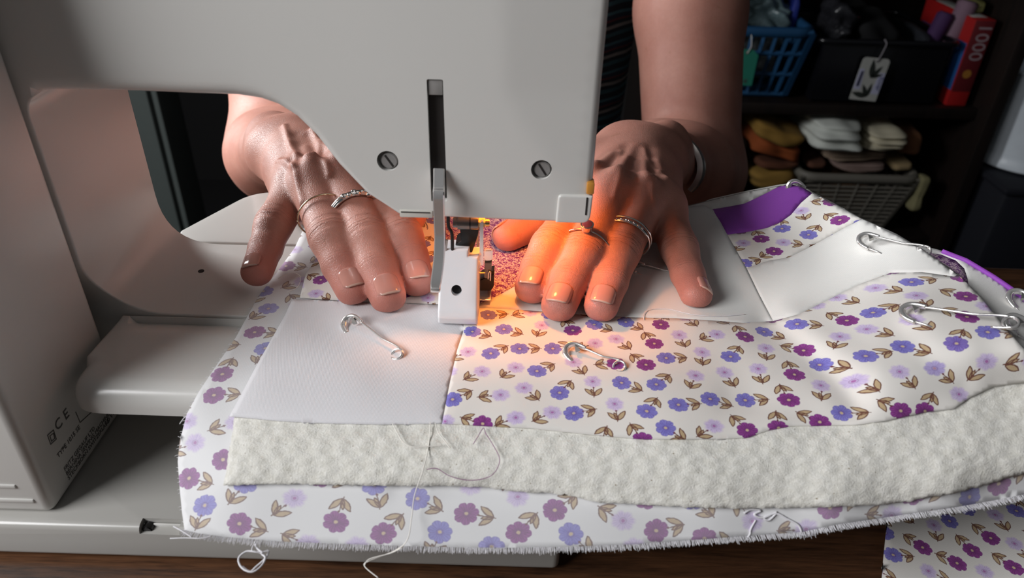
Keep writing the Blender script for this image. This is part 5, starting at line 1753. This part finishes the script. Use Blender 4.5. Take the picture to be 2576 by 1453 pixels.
cloth('yellow_carton', .835, .852, YS + .04, YS + .12, bz1 + .0005, -.085, plain('olive_card', (.14, .13, .04), .6), 'small olive and white packet on top of the red box', 'packet', seed=21, amp=.0006)
for nm, px, py, r_, h_, col, lab in (('pink_roll', 2415, 45, .018, .075, (.20, .12, .165), 'pale pink fabric roll leaning in the black bin'), ('purple_roll', 2365, 60, .016, .05, (.05, .016, .08), 'purple fabric roll tip beside the pink roll')):
    p = PY(px, py, YS + .05)
    bm = bmesh.new(); cyl(bm, (p[0] - .012, YS + .05, p[2] - h_ * 1.2), (p[0] + .006, YS + .05, p[2] + h_ * .4), r_ * .85, r_, 18, .003)
    tag(bm_obj(nm, bm, plain(nm, col, .8), None), lab, 'fabric roll')
for i, (x, hh, col) in enumerate(((.735, .10, (.03, .018, .012)), (.755, .125, (.012, .014, .02)), (.775, .115, (.02, .012, .012)))):
    cloth('dark_fabric', x - .009, x + .009, YS + .02, YS + .18, ZB + .012, ZB + hh, plain('dark_cloth_%d' % i, col, .85), ['dark brown folded fabric upright in the black bin', 'blue black folded fabric upright in the black bin', 'dark maroon folded fabric upright in the black bin, rightmost'][i], seed=30 + i, amp=.0015)

# lower shelf: taupe basket heaped with fabrics
basket('taupe_basket', .572, .805, YS - .02, YS + .22, ZL, -.412, .030, M_GREYB, 'taupe plastic lattice basket heaped with brown fabrics on lower shelf', 6, 12, .0028, .008)
G = 'fabrics on the lower shelf'
cloth('white_cloth', .572, .672, YS - .035, YS + .20, -.360, -.299, plain('white_linen', (.60, .62, .57), .9), 'white folded cloth on top of the taupe basket', grp=G, seed=40, amp=.003, layers=3)
cloth('cream_cloth', .682, .752, YS - .03, YS + .20, -.358, -.312, plain('cream_linen', (.54, .49, .36), .9), 'cream folded cloth beside the white cloth', grp=G, seed=41, amp=.004, layers=4, rot=-.06)
cloth('striped_cloth', .612, .745, YS + .004, YS + .2, -.384, -.366, plain('taupe_stripe', (.32, .235, .17), .9, var=.4, scale=40), 'beige striped fabric folded below the white cloth', grp=G, seed=42, amp=.0025, layers=3, rot=.0)
cloth('brown_cloth', .588, .628, YS + .006, YS + .2, -.404, -.390, plain('brown_cloth', (.085, .030, .015), .9), 'dark brown fabric between the white and striped cloths', grp=G, seed=43, amp=.002)
cloth('pinkish_cloth', .640, .745, YS - .004, YS + .2, -.403, -.390, plain('dusty_pink', (.30, .21, .18), .9), 'dusty pink ribbed fabric over the basket rim', grp=G, seed=44, amp=.002, layers=4, rot=.04)
cloth('tan_cloth', .757, .800, YS + .0, YS + .2, -.402, -.388, plain('tan_cloth', (.28, .20, .10), .9), 'tan fabric draped at the right of the basket rim', grp=G, seed=45, amp=.002, rot=.1)
cloth('rust_cloth', .766, .804, YS + .01, YS + .18, -.376, -.322, plain('rust_cloth', (.16, .065, .025), .9), 'rust brown fabric bundle at the right of the cream cloth', grp=G, seed=46, amp=.003)
cloth('orange_cloth', .700, .745, YS + .03, YS + .18, -.304, -.294, plain('orange_cloth', (.33, .085, .015), .9), 'orange fabric peeking over the cream cloth', grp=G, seed=47, amp=.002)
cloth('hanging_strip', .806, .822, YS - .03, YS + .0, -.475, -.405, plain('khaki_cloth', (.20, .18, .09), .9), 'khaki fabric strip hanging over the basket corner', grp=G, seed=48, amp=.003)
cloth('filling_cloth', .632, .745, YS + .03, YS + .16, -.528, -.432, plain('autumn_print', (.15, .075, .03), .9, var=.7, scale=45), 'autumn brown fabric seen through the taupe basket lattice', grp=G, seed=49, amp=.004)
for i, (x0, x1, z0, z1, col, r_, lab) in enumerate(((.462, .565, -.352, -.318, (.24, .13, .02), -.35, 'mustard yellow fabric uppermost left of the white cloth'), (.470, .570, -.385, -.352, (.26, .055, .008), -.20, 'burnt orange fabric folded below the mustard one'), (.485, .575, -.405, -.388, (.10, .03, .012), .02, 'dark rust fabric fold between orange and yellow'), (.480, .575, -.450, -.405, (.25, .14, .025), .25, 'golden yellow fabric folded under the rust fold'), (.535, .590, -.470, -.435, (.33, .19, .03), .75, 'bright yellow fabric edge slanting by the basket'), (.510, .570, -.485, -.455, (.34, .30, .13), .75, 'pale yellow fabric strip slanting below the bright yellow'))):
    cloth('yellow_fabric', x0, x1, YS - .012 + .004 * i, YS + .18, z0, z1, plain('warm_cloth_%d' % i, col, .9), lab, grp='yellow and orange fabrics', seed=60 + i, amp=.003, rot=r_)
cloth('dark_teal_cloth', .395, .455, YS + .0, YS + .2, -.52, -.34, plain('dark_teal', (.025, .04, .045), .9), 'dark grey teal fabric bundle at the left of the yellow ones', seed=70, amp=.006)

# white bin and the dark box that carries it, right of the shelf
M_WB = plain('white_enamel', (.78, .84, .90), .28)
wb = empty('white_bucket', (1.022, 1.12, -.377)); tag(wb, 'white round bucket with rolled bottom edge at the right edge', 'bucket')
prof_b = [(.0, -.376), (.094, -.376), (.1, -.372), (.1, -.362), (.0965, -.356), (.0965, -.345), (.100, -.20), (.104, -.196), (.100, -.192), (.094, -.195), (.090, -.36), (0, -.36)]
bm = bmesh.new(); ns = 48; rows_ = [[bm.verts.new((1.018 + r_ * math.cos(6.28318 * i / ns), 1.12 + r_ * math.sin(6.28318 * i / ns), z_)) for i in range(ns)] if r_ > 0 else [bm.verts.new((1.018, 1.12, z_))] for r_, z_ in prof_b]
for a, b in zip(rows_, rows_[1:]):
    for i in range(ns):
        j = (i + 1) % ns
        if len(a) == 1: bm.faces.new((a[0], b[i], b[j]))
        elif len(b) == 1: bm.faces.new((a[i], a[j], b[0]))
        else: bm.faces.new((a[i], a[j], b[j], b[i]))
bm_obj('bucket_body', bm, M_WB, wb, sharp=50)
hd = empty('storage_chest', (1.06, 1.13, -.82)); tag(hd, 'dark navy chest in the shadows under the white bucket', 'chest')
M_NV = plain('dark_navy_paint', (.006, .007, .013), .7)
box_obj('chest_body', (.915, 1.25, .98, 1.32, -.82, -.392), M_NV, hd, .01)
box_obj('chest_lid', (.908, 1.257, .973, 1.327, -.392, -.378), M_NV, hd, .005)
